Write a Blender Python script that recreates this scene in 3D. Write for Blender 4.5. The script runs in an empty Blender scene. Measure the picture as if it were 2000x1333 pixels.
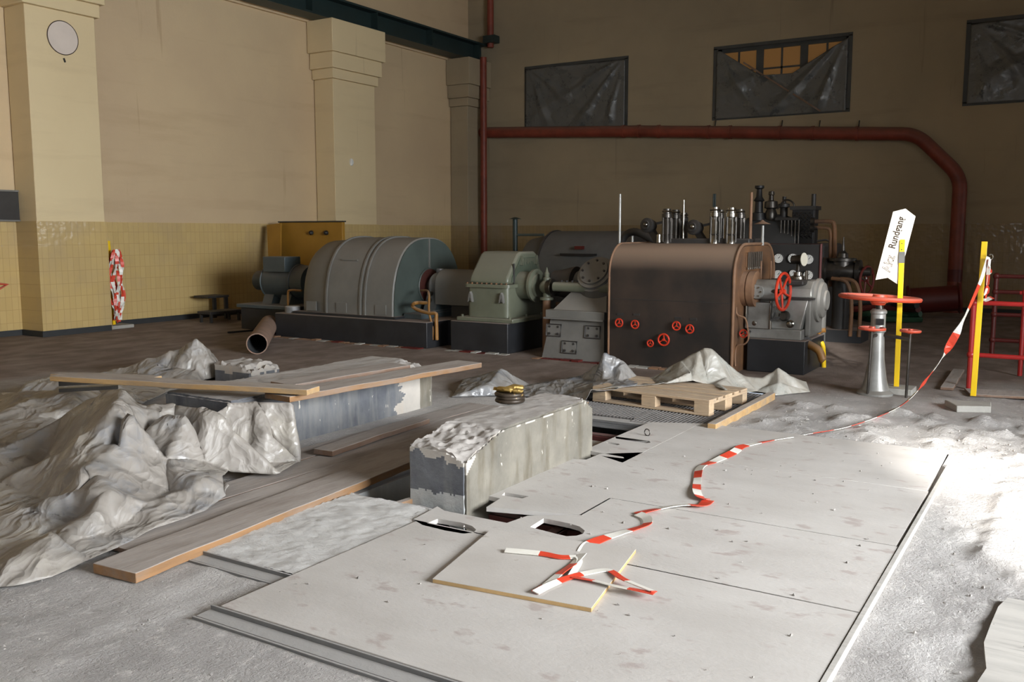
import bpy, bmesh, math, random
from mathutils import Vector, Matrix, noise
from mathutils.geometry import delaunay_2d_cdt, tessellate_polygon
PI = math.pi
sc = bpy.context.scene
COL = sc.collection

# ------------------------------------------------------------ camera
CAM_H = 1.6; FPX = 1785.0
PITCH = math.atan(213 / 1785.0); YAW = math.radians(31.8)
_cp, _sp = math.cos(PITCH), math.sin(PITCH)
_fh = (-math.sin(YAW), math.cos(YAW))
CR = Vector((math.cos(YAW), math.sin(YAW), 0))
CF = Vector((_fh[0] * _cp, _fh[1] * _cp, -_sp))
CU = Vector((_fh[0] * _sp, _fh[1] * _sp, _cp))
camd = bpy.data.cameras.new('camera')
camd.sensor_width = 36.0; camd.lens = FPX / 2000.0 * 36.0; camd.clip_end = 200
cam = bpy.data.objects.new('camera', camd); COL.objects.link(cam)
M = Matrix.Identity(4)
for i in range(3):
    M[i][0] = CR[i]; M[i][1] = CU[i]; M[i][2] = -CF[i]
M[2][3] = CAM_H
cam.matrix_world = M
sc.camera = cam

# ------------------------------------------------------------ world, sun, daylight and fill lamps, exposure
w = bpy.data.worlds.new('sky'); sc.world = w; w.use_nodes = True
w.node_tree.nodes['Background'].inputs[0].default_value = (0.75, 0.86, 1.0, 1)
w.node_tree.nodes['Background'].inputs[1].default_value = 1.0
sc.view_settings.view_transform = 'Standard'; sc.view_settings.look = 'None'
sc.view_settings.exposure = 0.0; sc.view_settings.gamma = 1.0; sc.view_settings.use_curve_mapping = False

SUN_DIR = Vector((-0.42, 0.907, -0.40)).normalized()
sl = bpy.data.lights.new('sun', 'SUN'); sl.energy = 22.0; sl.angle = math.radians(3.4); sl.color = (1.0, 0.97, 0.92)
so = bpy.data.objects.new('sun', sl); COL.objects.link(so)
so.rotation_euler = SUN_DIR.to_track_quat('-Z', 'Y').to_euler()

def area(name, loc, direction, sx, sy, power, color, spread=180):
    l = bpy.data.lights.new(name, 'AREA'); l.shape = 'RECTANGLE'; l.size = sx; l.size_y = sy
    l.energy = power; l.color = color; l.spread = math.radians(spread)
    o = bpy.data.objects.new(name, l); COL.objects.link(o); o.location = loc
    o.rotation_euler = Vector(direction).to_track_quat('-Z', 'Y').to_euler()
    return o
# daylight entering the windows of the right wall, and an added fill lamp behind the camera
area('daylight_right_window', (5.85, 4.0, 2.9), (-1, 0.12, -0.10), 5.0, 2.6, 900, (0.93, 0.97, 1.0), 110)
area('fill_behind_camera', (-1.5, -2.85, 3.6), (-0.1, 1, -0.35), 7.0, 3.4, 85, (0.92, 0.96, 1.0), 150)

area('daylight_doorway', (0.35, -2.9, 1.55), (0, 1, 0), 1.5, 1.1, 60, (0.9, 0.95, 1.0), 180)
area('daylight_far_pane', (5.9, 19.2, 1.95), (-1, 0, 0), 1.2, 0.6, 32, (0.9, 0.95, 1.0), 180)

# ------------------------------------------------------------ pixel -> place helpers (points on real planes of the hall)
def ray(x, y):
    return CF + CR * ((x - 1000.0) / FPX) + CU * ((666.5 - y) / FPX)
def PZ(x, y, z=0.0):
    d = ray(x, y); t = (z - CAM_H) / d.z
    return Vector((d.x * t, d.y * t, z))
def PY(x, y, Y):
    d = ray(x, y); t = Y / d.y
    return Vector((d.x * t, Y, CAM_H + d.z * t))
def PX(x, y, X):
    d = ray(x, y); t = X / d.x
    return Vector((X, d.y * t, CAM_H + d.z * t))

# ------------------------------------------------------------ materials
def node(nt, t, **k):
    n = nt.nodes.new(t)
    for a, b in k.items(): setattr(n, a, b)
    return n
def mixc(nt, fac, a, b, mode='MIX'):
    m = node(nt, 'ShaderNodeMix', data_type='RGBA', blend_type=mode)
    for s, v in ((m.inputs[0], fac), (m.inputs[6], a), (m.inputs[7], b)):
        if isinstance(v, (int, float)): s.default_value = v
        elif isinstance(v, tuple): s.default_value = (*v, 1) if len(v) == 3 else v
        else: nt.links.new(v, s)
    return m.outputs[2]
def ramp(nt, src, p0, p1, c0=(0, 0, 0), c1=(1, 1, 1)):
    r = node(nt, 'ShaderNodeValToRGB'); e = r.color_ramp.elements
    e[0].position = p0; e[1].position = p1; e[0].color = (*c0, 1); e[1].color = (*c1, 1)
    nt.links.new(src, r.inputs[0]); return r.outputs[0]
def coords(nt, scale=(1, 1, 1)):
    g = node(nt, 'ShaderNodeNewGeometry'); mp = node(nt, 'ShaderNodeMapping')
    mp.inputs['Scale'].default_value = scale
    nt.links.new(g.outputs['Position'], mp.inputs[0]); return mp.outputs[0]
def nz(nt, vec, scale, detail=4, rough=0.6):
    n = node(nt, 'ShaderNodeTexNoise'); n.inputs['Scale'].default_value = scale
    n.inputs['Detail'].default_value = detail; n.inputs['Roughness'].default_value = rough
    nt.links.new(vec, n.inputs['Vector']); return n.outputs[0]
def mat(name, col, rough=0.6, metal=0.0, var=0.25, scale=3.0, dark=None, dust=0.0, dustcol=(0.36, 0.32, 0.29),
        bump=0.0, bscale=40.0, stretch=(1, 1, 1), speck=None, speckscale=30, speckth=0.7, coat=0.0):
    m = bpy.data.materials.new(name); m.use_nodes = True; nt = m.node_tree
    b = nt.nodes['Principled BSDF']
    vec = coords(nt, stretch)
    n1 = nz(nt, vec, scale)
    dk = dark if dark else tuple(c * (1 - var) for c in col)
    c = mixc(nt, ramp(nt, n1, 0.35, 0.65), dk, col)
    if speck:
        n2 = nz(nt, vec, speckscale, 3)
        c = mixc(nt, ramp(nt, n2, speckth, speckth + 0.09), c, speck)
    if dust > 0:                                   # settled dust lies on faces that look up
        g = node(nt, 'ShaderNodeNewGeometry'); sx = node(nt, 'ShaderNodeSeparateXYZ')
        nt.links.new(g.outputs['Normal'], sx.inputs[0])
        up = ramp(nt, sx.outputs[2], 0.15, 0.8)
        mm = node(nt, 'ShaderNodeMath', operation='MULTIPLY'); nt.links.new(up, mm.inputs[0]); mm.inputs[1].default_value = dust
        c = mixc(nt, mm.outputs[0], c, dustcol)
        rr = node(nt, 'ShaderNodeMath', operation='MULTIPLY_ADD'); nt.links.new(mm.outputs[0], rr.inputs[0])
        rr.inputs[1].default_value = 0.9 - rough; rr.inputs[2].default_value = rough
        nt.links.new(rr.outputs[0], b.inputs['Roughness'])
    else:
        b.inputs['Roughness'].default_value = rough
    nt.links.new(c, b.inputs['Base Color'])
    b.inputs['Metallic'].default_value = metal
    b.inputs['Coat Weight'].default_value = coat
    if bump > 0:
        bn = node(nt, 'ShaderNodeBump'); bn.inputs['Strength'].default_value = 1.0; bn.inputs['Distance'].default_value = bump
        nt.links.new(nz(nt, vec, bscale, 5, 0.7), bn.inputs['Height']); nt.links.new(bn.outputs[0], b.inputs['Normal'])
    return m

def plaster(name, col, stain, brown):
    m = bpy.data.materials.new(name); m.use_nodes = True; nt = m.node_tree; b = nt.nodes['Principled BSDF']
    v = coords(nt); vs = coords(nt, (1, 1, 0.06)); vh = coords(nt, (0.25, 0.25, 2.2))
    c = mixc(nt, ramp(nt, nz(nt, v, 0.35, 6), 0.35, 0.7), col, stain)
    c = mixc(nt, ramp(nt, nz(nt, vh, 1.2, 5), 0.55, 0.85, (0, 0, 0), (0.5, 0.5, 0.5)), c, brown)
    c = mixc(nt, ramp(nt, nz(nt, vs, 4.0, 3), 0.67, 0.74, (0, 0, 0), (0.5, 0.5, 0.5)), c, brown)
    nt.links.new(c, b.inputs['Base Color']); b.inputs['Roughness'].default_value = 0.9
    bn = node(nt, 'ShaderNodeBump'); bn.inputs['Strength'].default_value = 0.6; bn.inputs['Distance'].default_value = 0.004
    nt.links.new(nz(nt, v, 30, 6, 0.7), bn.inputs['Height']); nt.links.new(bn.outputs[0], b.inputs['Normal'])
    return m

def tiles(name, axis, col, col2):
    m = bpy.data.materials.new(name); m.use_nodes = True; nt = m.node_tree; b = nt.nodes['Principled BSDF']
    g = node(nt, 'ShaderNodeNewGeometry'); s = node(nt, 'ShaderNodeSeparateXYZ'); cb = node(nt, 'ShaderNodeCombineXYZ')
    nt.links.new(g.outputs['Position'], s.inputs[0]); nt.links.new(s.outputs[axis], cb.inputs[0]); nt.links.new(s.outputs[2], cb.inputs[1])
    br = node(nt, 'ShaderNodeTexBrick'); br.offset = 0.0; br.squash = 1.0
    nt.links.new(cb.outputs[0], br.inputs['Vector'])
    br.inputs['Scale'].default_value = 1.0; br.inputs['Brick Width'].default_value = 0.10; br.inputs['Row Height'].default_value = 0.20
    br.inputs['Mortar Size'].default_value = 0.003; br.inputs['Mortar Smooth'].default_value = 0.3; br.inputs['Bias'].default_value = 0.0
    br.inputs['Color1'].default_value = (*col, 1); br.inputs['Color2'].default_value = (*col2, 1); br.inputs['Mortar'].default_value = (col[0] * .72, col[1] * .70, col[2] * .68, 1)
    c = mixc(nt, ramp(nt, nz(nt, coords(nt), 0.9, 5), 0.45, 0.75, (0, 0, 0), (0.45, 0.45, 0.45)), br.outputs[0], (0.34, 0.27, 0.2))
    nt.links.new(c, b.inputs['Base Color']); b.inputs['Roughness'].default_value = 0.12
    # every glazed tile is set a hair out of true
    vr = node(nt, 'ShaderNodeTexNoise'); vr.inputs['Scale'].default_value = 9.0; vr.inputs['Detail'].default_value = 1.0
    nt.links.new(cb.outputs[0], vr.inputs['Vector'])
    b1 = node(nt, 'ShaderNodeBump'); b1.inputs['Strength'].default_value = 1.0; b1.inputs['Distance'].default_value = 0.006
    nt.links.new(vr.outputs[0], b1.inputs['Height'])
    b2 = node(nt, 'ShaderNodeBump'); b2.inputs['Strength'].default_value = 1.0; b2.inputs['Distance'].default_value = 0.002; b2.invert = True
    nt.links.new(br.outputs[1], b2.inputs['Height']); b2.inputs['Strength'].default_value = .5; nt.links.new(b1.outputs[0], b2.inputs['Normal'])
    nt.links.new(b2.outputs[0], b.inputs['Normal'])
    return m

def floor_mat():
    m = bpy.data.materials.new('dusty_concrete_floor'); m.use_nodes = True; nt = m.node_tree; b = nt.nodes['Principled BSDF']
    v = coords(nt); vs = coords(nt, (1.5, 0.9, 1))
    c = mixc(nt, ramp(nt, nz(nt, v, 1.3, 6), 0.35, 0.68), (0.35, 0.33, 0.315), (0.50, 0.475, 0.455))
    c = mixc(nt, ramp(nt, nz(nt, vs, 11, 6, .75), 0.54, 0.66, (0, 0, 0), (0.8, 0.8, 0.8)), c, (0.62, 0.59, 0.56))
    c = mixc(nt, ramp(nt, nz(nt, v, 26, 3), 0.70, 0.74, (0, 0, 0), (0.6, 0.6, 0.6)), c, (0.16, 0.14, 0.12))
    # older brown dust on the far part of the floor, white plaster dust on the near part
    g = node(nt, 'ShaderNodeNewGeometry'); s = node(nt, 'ShaderNodeSeparateXYZ'); nt.links.new(g.outputs['Position'], s.inputs[0])
    d1 = node(nt, 'ShaderNodeMath', operation='MULTIPLY_ADD'); nt.links.new(s.outputs[0], d1.inputs[0]); d1.inputs[1].default_value = -0.5
    nt.links.new(s.outputs[1], d1.inputs[2])
    d2 = node(nt, 'ShaderNodeMath', operation='MULTIPLY_ADD'); nt.links.new(nz(nt, v, 0.8, 5), d2.inputs[0]); d2.inputs[1].default_value = 4.0
    nt.links.new(d1.outputs[0], d2.inputs[2])
    d3 = node(nt, 'ShaderNodeMath', operation='MULTIPLY'); nt.links.new(d2.outputs[0], d3.inputs[0]); d3.inputs[1].default_value = 0.05
    far = ramp(nt, d3.outputs[0], 0.565, 0.66)
    br = mixc(nt, ramp(nt, nz(nt, vs, 2.0, 6), 0.4, 0.65), (0.17, 0.125, 0.10), (0.27, 0.215, 0.185))
    c = mixc(nt, far, c, br)
    nt.links.new(c, b.inputs['Base Color']); b.inputs['Roughness'].default_value = 0.93
    h = node(nt, 'ShaderNodeMath', operation='ADD'); nt.links.new(nz(nt, vs, 14, 8, 0.75), h.inputs[0]); nt.links.new(nz(nt, v, 60, 4, 0.7), h.inputs[1])
    bn = node(nt, 'ShaderNodeBump'); bn.inputs['Strength'].default_value = 1.0; bn.inputs['Distance'].default_value = 0.012
    nt.links.new(h.outputs[0], bn.inputs['Height']); nt.links.new(bn.outputs[0], b.inputs['Normal'])
    return m

def plastic(name, col, dustc, dustamt=0.5, trans=0.25, rough=0.28, crease=1.0, col2=None):
    m = bpy.data.materials.new(name); m.use_nodes = True; nt = m.node_tree; b = nt.nodes['Principled BSDF']
    v = coords(nt)
    msk = ramp(nt, nz(nt, v, 3.5, 7, 0.7), 0.5 - dustamt * 0.35, 0.74 - dustamt * 0.35)
    base = mixc(nt, ramp(nt, nz(nt, v, 1.4, 3), 0.42, 0.58), col, col2 if col2 else col)
    c = mixc(nt, msk, base, dustc)
    c = mixc(nt, ramp(nt, nz(nt, v, 9, 6, .75), 0.60, 0.70, (0, 0, 0), (.7, .7, .7)), c, tuple(x * .62 for x in dustc))
    nt.links.new(c, b.inputs['Base Color'])
    r = node(nt, 'ShaderNodeMath', operation='MULTIPLY_ADD'); nt.links.new(msk, r.inputs[0]); r.inputs[1].default_value = 0.42; r.inputs[2].default_value = rough
    nt.links.new(r.outputs[0], b.inputs['Roughness'])
    b.inputs['Specular IOR Level'].default_value = 0.8
    t = node(nt, 'ShaderNodeBsdfTranslucent'); nt.links.new(c, t.inputs[0])
    mx = node(nt, 'ShaderNodeMixShader'); mx.inputs[0].default_value = trans
    nt.links.new(b.outputs[0], mx.inputs[1]); nt.links.new(t.outputs[0], mx.inputs[2])
    nt.links.new(mx.outputs[0], nt.nodes['Material Output'].inputs[0])
    prev = None                                     # crumple facets: cells of two sizes, warped
    wn = node(nt, 'ShaderNodeTexNoise'); wn.inputs['Scale'].default_value = 2.5; nt.links.new(v, wn.inputs['Vector'])
    mr = node(nt, 'ShaderNodeMapping'); mr.inputs['Rotation'].default_value = (0, 0, -YAW); nt.links.new(v, mr.inputs[0])
    ms = node(nt, 'ShaderNodeMapping'); ms.inputs['Scale'].default_value = (1.0, 0.38, 0.8); nt.links.new(mr.outputs[0], ms.inputs[0]); v = ms.outputs[0]
    wv = node(nt, 'ShaderNodeVectorMath', operation='MULTIPLY_ADD'); nt.links.new(wn.outputs[1], wv.inputs[0]); wv.inputs[1].default_value = (.5, .5, .5); nt.links.new(v, wv.inputs[2])
    for sc_, dist in ((4.0, .040), (10.0, .018), (24, .006)):
        vo = node(nt, 'ShaderNodeTexVoronoi'); vo.inputs['Scale'].default_value = sc_; nt.links.new(wv.outputs[0], vo.inputs['Vector'])
        bn = node(nt, 'ShaderNodeBump'); bn.inputs['Strength'].default_value = 1.0; bn.inputs['Distance'].default_value = dist * crease
        nt.links.new(vo.outputs['Distance'], bn.inputs['Height'])
        if prev: nt.links.new(prev, bn.inputs['Normal'])
        prev = bn.outputs[0]
    nt.links.new(prev, b.inputs['Normal'])
    return m

def wood(name, col, col2, dust=0.85, axis='y', dustcol=(0.40, 0.36, 0.33)):
    st = {'x': (0.12, 2.5, 2.5), 'y': (2.5, 0.12, 2.5)}[axis]
    m = mat(name, col, 0.8, 0, dark=col2, scale=4.0, dust=dust, dustcol=dustcol, bump=0.003, bscale=10, stretch=st)
    nt = m.node_tree; b = nt.nodes['Principled BSDF']; src = b.inputs['Base Color'].links[0].from_socket
    v = coords(nt, (2.0, .5, 2.0)) if axis == 'y' else coords(nt, (.5, 2.0, 2.0))
    c = mixc(nt, ramp(nt, nz(nt, v, 3.0, 6, .7), .45, .70, (0, 0, 0), (.75, .75, .75)), src, tuple(x * .45 + y * .18 for x, y in zip(dustcol, col)))
    c = mixc(nt, ramp(nt, nz(nt, coords(nt, st), 22, 4, .7), .58, .70, (0, 0, 0), (.5, .5, .5)), c, tuple(x * .4 for x in dustcol))
    nt.links.new(c, b.inputs['Base Color'])
    return m

def concrete(name, c0, c1, streak):
    m = bpy.data.materials.new(name); m.use_nodes = True; nt = m.node_tree; b = nt.nodes['Principled BSDF']
    v = coords(nt); vs = coords(nt, (1.6, 1.6, 0.25))
    c = mixc(nt, ramp(nt, nz(nt, v, 3.0, 7), 0.35, 0.68), c0, c1)
    c = mixc(nt, ramp(nt, nz(nt, vs, 4.0, 5), 0.50, 0.68, (0, 0, 0), (0.75, 0.75, 0.75)), c, streak)
    c = mixc(nt, ramp(nt, nz(nt, coords(nt, (1.6, 1.6, 0.5)), 14.0, 3), 0.69, 0.72), c, (0.62, 0.58, 0.5))
    g = node(nt, 'ShaderNodeNewGeometry'); sx = node(nt, 'ShaderNodeSeparateXYZ'); nt.links.new(g.outputs['Normal'], sx.inputs[0])
    c = mixc(nt, ramp(nt, sx.outputs[2], 0.3, 0.8), c, (0.40, 0.37, 0.345))
    nt.links.new(c, b.inputs['Base Color']); b.inputs['Roughness'].default_value = 0.9
    bn = node(nt, 'ShaderNodeBump'); bn.inputs['Strength'].default_value = 0.8; bn.inputs['Distance'].default_value = 0.008
    nt.links.new(nz(nt, v, 22, 8, 0.7), bn.inputs['Height']); nt.links.new(bn.outputs[0], b.inputs['Normal'])
    return m

def emit(name, col, s):
    m = bpy.data.materials.new(name); m.use_nodes = True; b = m.node_tree.nodes['Principled BSDF']
    b.inputs['Base Color'].default_value = (*col, 1); b.inputs['Emission Color'].default_value = (*col, 1); b.inputs['Emission Strength'].default_value = s
    return m

MT = dict(
    floor=floor_mat(),
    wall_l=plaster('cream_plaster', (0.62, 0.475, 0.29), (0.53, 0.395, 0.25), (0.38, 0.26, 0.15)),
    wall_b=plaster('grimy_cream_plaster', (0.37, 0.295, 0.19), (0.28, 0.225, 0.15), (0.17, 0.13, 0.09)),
    pil=plaster('pale_yellow_plaster', (0.69, 0.56, 0.34), (0.63, 0.50, 0.30), (0.46, 0.35, 0.21)),
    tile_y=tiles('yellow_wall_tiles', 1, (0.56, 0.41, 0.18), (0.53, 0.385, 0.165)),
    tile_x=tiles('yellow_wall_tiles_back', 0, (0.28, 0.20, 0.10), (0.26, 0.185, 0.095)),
    dark=mat('black_skirting', (0.03, 0.032, 0.034), 0.6),
    beam=mat('dark_green_steel', (0.016, 0.032, 0.032), 0.5, 0.0),
    rpipe=mat('red_brown_pipe', (0.23, 0.045, 0.025), 0.5, 0, var=0.35, dust=0.6, dustcol=(0.2, 0.12, 0.09)),
    winfr=mat('dark_window_frame', (0.06, 0.062, 0.06), 0.6),
    amber=emit('amber_glass', (0.30, 0.15, 0.045), 0.16),
    wplast=plastic('grey_window_film', (0.085, 0.09, 0.09), (0.115, 0.112, 0.105), 0.3, 0.03, 0.22, .22),
    sheet=plastic('dusty_clear_sheet', (0.42, 0.385, 0.33), (0.31, 0.28, 0.25), 0.6, 0.12, 0.13, 1.0, (0.24, 0.255, 0.285)),
    sheet2=plastic('pale_clear_sheet', (0.50, 0.50, 0.46), (0.42, 0.385, 0.33), 0.4, 0.2, 0.16, .5),
    sheet3=plastic('blue_grey_sheet', (0.22, 0.25, 0.30), (0.30, 0.28, 0.26), 0.4, 0.15, 0.15, .9, (.34, .33, .32)),
    plank=wood('dusty_plank', (0.31, 0.165, 0.07), (0.19, 0.105, 0.05), 0.95, 'y'),
    plankx=wood('dusty_plank_cross', (0.50, 0.32, 0.14), (0.4, 0.24, 0.10), 0.9, 'x'),
    plankd=wood('dark_old_plank', (0.22, 0.13, 0.08), (0.15, 0.09, 0.06), 0.9, 'y', (0.40, 0.36, 0.33)),
    pallet=wood('pallet_wood', (0.60, 0.44, 0.28), (0.46, 0.32, 0.2), 0.5, 'x', (0.52, 0.42, 0.32)),
    plate=mat('dusty_cover_board', (0.56, 0.53, 0.50), 0.8, 0, dark=(0.48, 0.45, 0.42), scale=1.6, bump=0.002, bscale=45, speck=(0.43, 0.375, 0.35), speckscale=7, speckth=0.60, stretch=(.8, 1.3, 1)),
    board=mat('chipboard', (0.56, 0.525, 0.49), 0.85, 0, dark=(0.49, 0.455, 0.42), scale=2.5, bump=0.001, bscale=60, speck=(.38, .33, .28), speckscale=10, speckth=.68),
    chip=mat('chipboard_edge', (0.55, 0.36, 0.16), 0.8, bump=0.002, bscale=90),
    block=concrete('dark_stained_concrete', (0.085, 0.09, 0.105), (0.17, 0.175, 0.185), (0.24, 0.235, 0.22)),
    block_s=concrete('streaked_concrete', (0.13, 0.12, 0.10), (0.235, 0.215, 0.175), (0.085, 0.065, 0.035)),
    pale=concrete('broken_concrete', (0.40, 0.37, 0.335), (0.50, 0.46, 0.41), (0.50, 0.42, 0.34)),
    pit=concrete('pit_concrete', (0.38, 0.39, 0.39), (0.52, 0.52, 0.50), (0.55, 0.55, 0.52)),
    oxide=mat('red_oxide_steel', (0.16, 0.045, 0.04), 0.6, dust=0.45, dustcol=(.2, .15, .14)),
    steel=mat('dusty_angle_steel', (0.22, 0.22, 0.22), 0.5, 0.3, dust=0.85, dustcol=(0.44, 0.425, 0.41), bump=0.003, bscale=25),
    grate=mat('grating_steel', (0.24, 0.225, 0.215), 0.6, 0.3, dust=0.7, dustcol=(0.36, 0.33, 0.31)),
    hood=mat('grey_green_hood', (0.165, 0.162, 0.148), 0.5, 0, var=0.18, dust=0.6, dustcol=(0.23, 0.205, 0.18), bump=0.0015, bscale=8),
    hoodend=mat('dark_green_end', (0.062, 0.078, 0.070), 0.45, 0, var=0.2),
    plinth=mat('black_plinth', (0.022, 0.023, 0.026), 0.5, 0, var=0.4, dust=0.95, dustcol=(0.24, 0.19, 0.165)),
    gear=mat('sage_green_paint', (0.15, 0.16, 0.115), 0.3, 0, var=0.22, dust=0.6, dustcol=(0.27, 0.25, 0.20)),
    geard=mat('dark_sage_paint', (0.085, 0.105, 0.075), 0.4),
    blue=mat('dusty_blue_grey_paint', (0.065, 0.085, 0.092), 0.45, 0, dust=0.7, dustcol=(0.2, 0.175, 0.16)),
    grey=mat('mid_grey_paint', (0.17, 0.165, 0.152), 0.5, 0, var=0.25, dust=0.6, dustcol=(0.28, 0.255, 0.225)),
    silver=mat('silver_grey_paint', (0.36, 0.355, 0.335), 0.34, 0.3, var=0.4, dust=0.5, dustcol=(0.27, 0.245, 0.215), bump=0.001, bscale=50),
    chrome=mat('bright_steel', (0.40, 0.38, 0.34), 0.25, 1.0, var=0.45),
    castst=mat('oily_steel', (0.11, 0.10, 0.09), 0.35, 0.8, var=0.5),
    black=mat('black_iron', (0.015, 0.015, 0.016), 0.5),
    dkiron=mat('dark_iron', (0.045, 0.042, 0.04), 0.5, 0.2, dust=0.5, dustcol=(0.12, 0.10, 0.09)),
    turb=mat('dark_brown_casing', (0.046, 0.032, 0.025), 0.45, 0, dark=(0.018, 0.016, 0.015), scale=1.8, dust=0.9, dustcol=(0.30, 0.205, 0.145)),
    rust=mat('rust_orange_casing', (0.20, 0.095, 0.04), 0.7, 0, dark=(0.09, 0.05, 0.03), scale=3.0),
    rustc=mat('pale_rust_flange', (0.26, 0.14, 0.075), 0.65, 0, dark=(0.17, 0.09, 0.05), scale=5.0, dust=0.4, dustcol=(0.32, 0.22, 0.16)),
    red=mat('red_enamel', (0.60, 0.045, 0.018), 0.35, 0, var=0.15),
    redd=mat('worn_red_enamel', (0.62, 0.075, 0.03), 0.4, 0, var=0.2, dust=0.35, dustcol=(0.4, 0.3, 0.27)),
    redrail=mat('red_rail_paint', (0.42, 0.022, 0.02), 0.35, 0, var=0.3),
    reddk=mat('dark_red_paint', (0.12, 0.015, 0.012), 0.5),
    white=mat('white_dial', (0.75, 0.74, 0.70), 0.4, 0, var=0.08),
    cream=mat('cream_face', (0.70, 0.66, 0.54), 0.4, 0, var=0.08),
    clock=mat('faded_disc', (0.66, 0.57, 0.50), 0.7, 0, var=0.08),
    ink=mat('faded_ink', (0.04, 0.025, 0.015), 0.8),
    inkp=mat('pale_red_ink', (0.10, 0.055, 0.04), 0.8, 0, var=0.05),
    sign=mat('white_sign_board', (0.86, 0.84, 0.76), 0.5, 0, var=0.03),
    yellow=mat('yellow_paint', (0.86, 0.56, 0.012), 0.35, 0, var=0.06, speck=(0.35, 0.25, 0.1), speckscale=22, speckth=0.74),
    gtape=mat('grey_adhesive_tape', (0.13, 0.13, 0.125), 0.5),
    ocre=mat('ochre_pipe', (0.30, 0.14, 0.03), 0.5, 0, var=0.3, dust=0.3),
    ocrepanel=mat('ochre_panel', (0.34, 0.175, 0.02), 0.55, 0, var=0.12),
    twhite=mat('tape_white', (0.80, 0.77, 0.70), 0.4, 0, var=0.1),
    tred=mat('tape_red', (0.72, 0.07, 0.035), 0.35, 0, var=0.15),
    cblock=mat('grey_concrete_foot', (0.40, 0.385, 0.35), 0.9, 0, bump=0.004, bscale=60),
    pipeint=mat('pipe_lining', (0.07, 0.075, 0.08), 0.6),
    pipeext=mat('rusty_pipe_wall', (0.30, 0.19, 0.14), 0.85, 0, dark=(0.22, 0.15, 0.115), scale=4),
    gold=mat('gold_foil', (0.50, 0.33, 0.10), 0.35, 0.6, var=0.4, bump=0.004, bscale=60),
    coil=mat('dark_coil', (0.055, 0.04, 0.028), 0.4, 0.3, var=0.5, speck=(0.5, 0.33, 0.12), speckscale=30, speckth=0.62),
    stone=mat('plaster_crumbs', (0.42, 0.39, 0.36), 0.9, 0, var=0.5, scale=9),
    greenhose=mat('dark_green_hose', (0.02, 0.07, 0.035), 0.5),
    glass=mat('sight_glass', (0.10, 0.085, 0.07), 0.15),
    ply=wood('weathered_board', (0.50, 0.47, 0.43), (0.42, 0.39, 0.355), 0.4, 'x', (0.5, 0.48, 0.45)),
)

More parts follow.
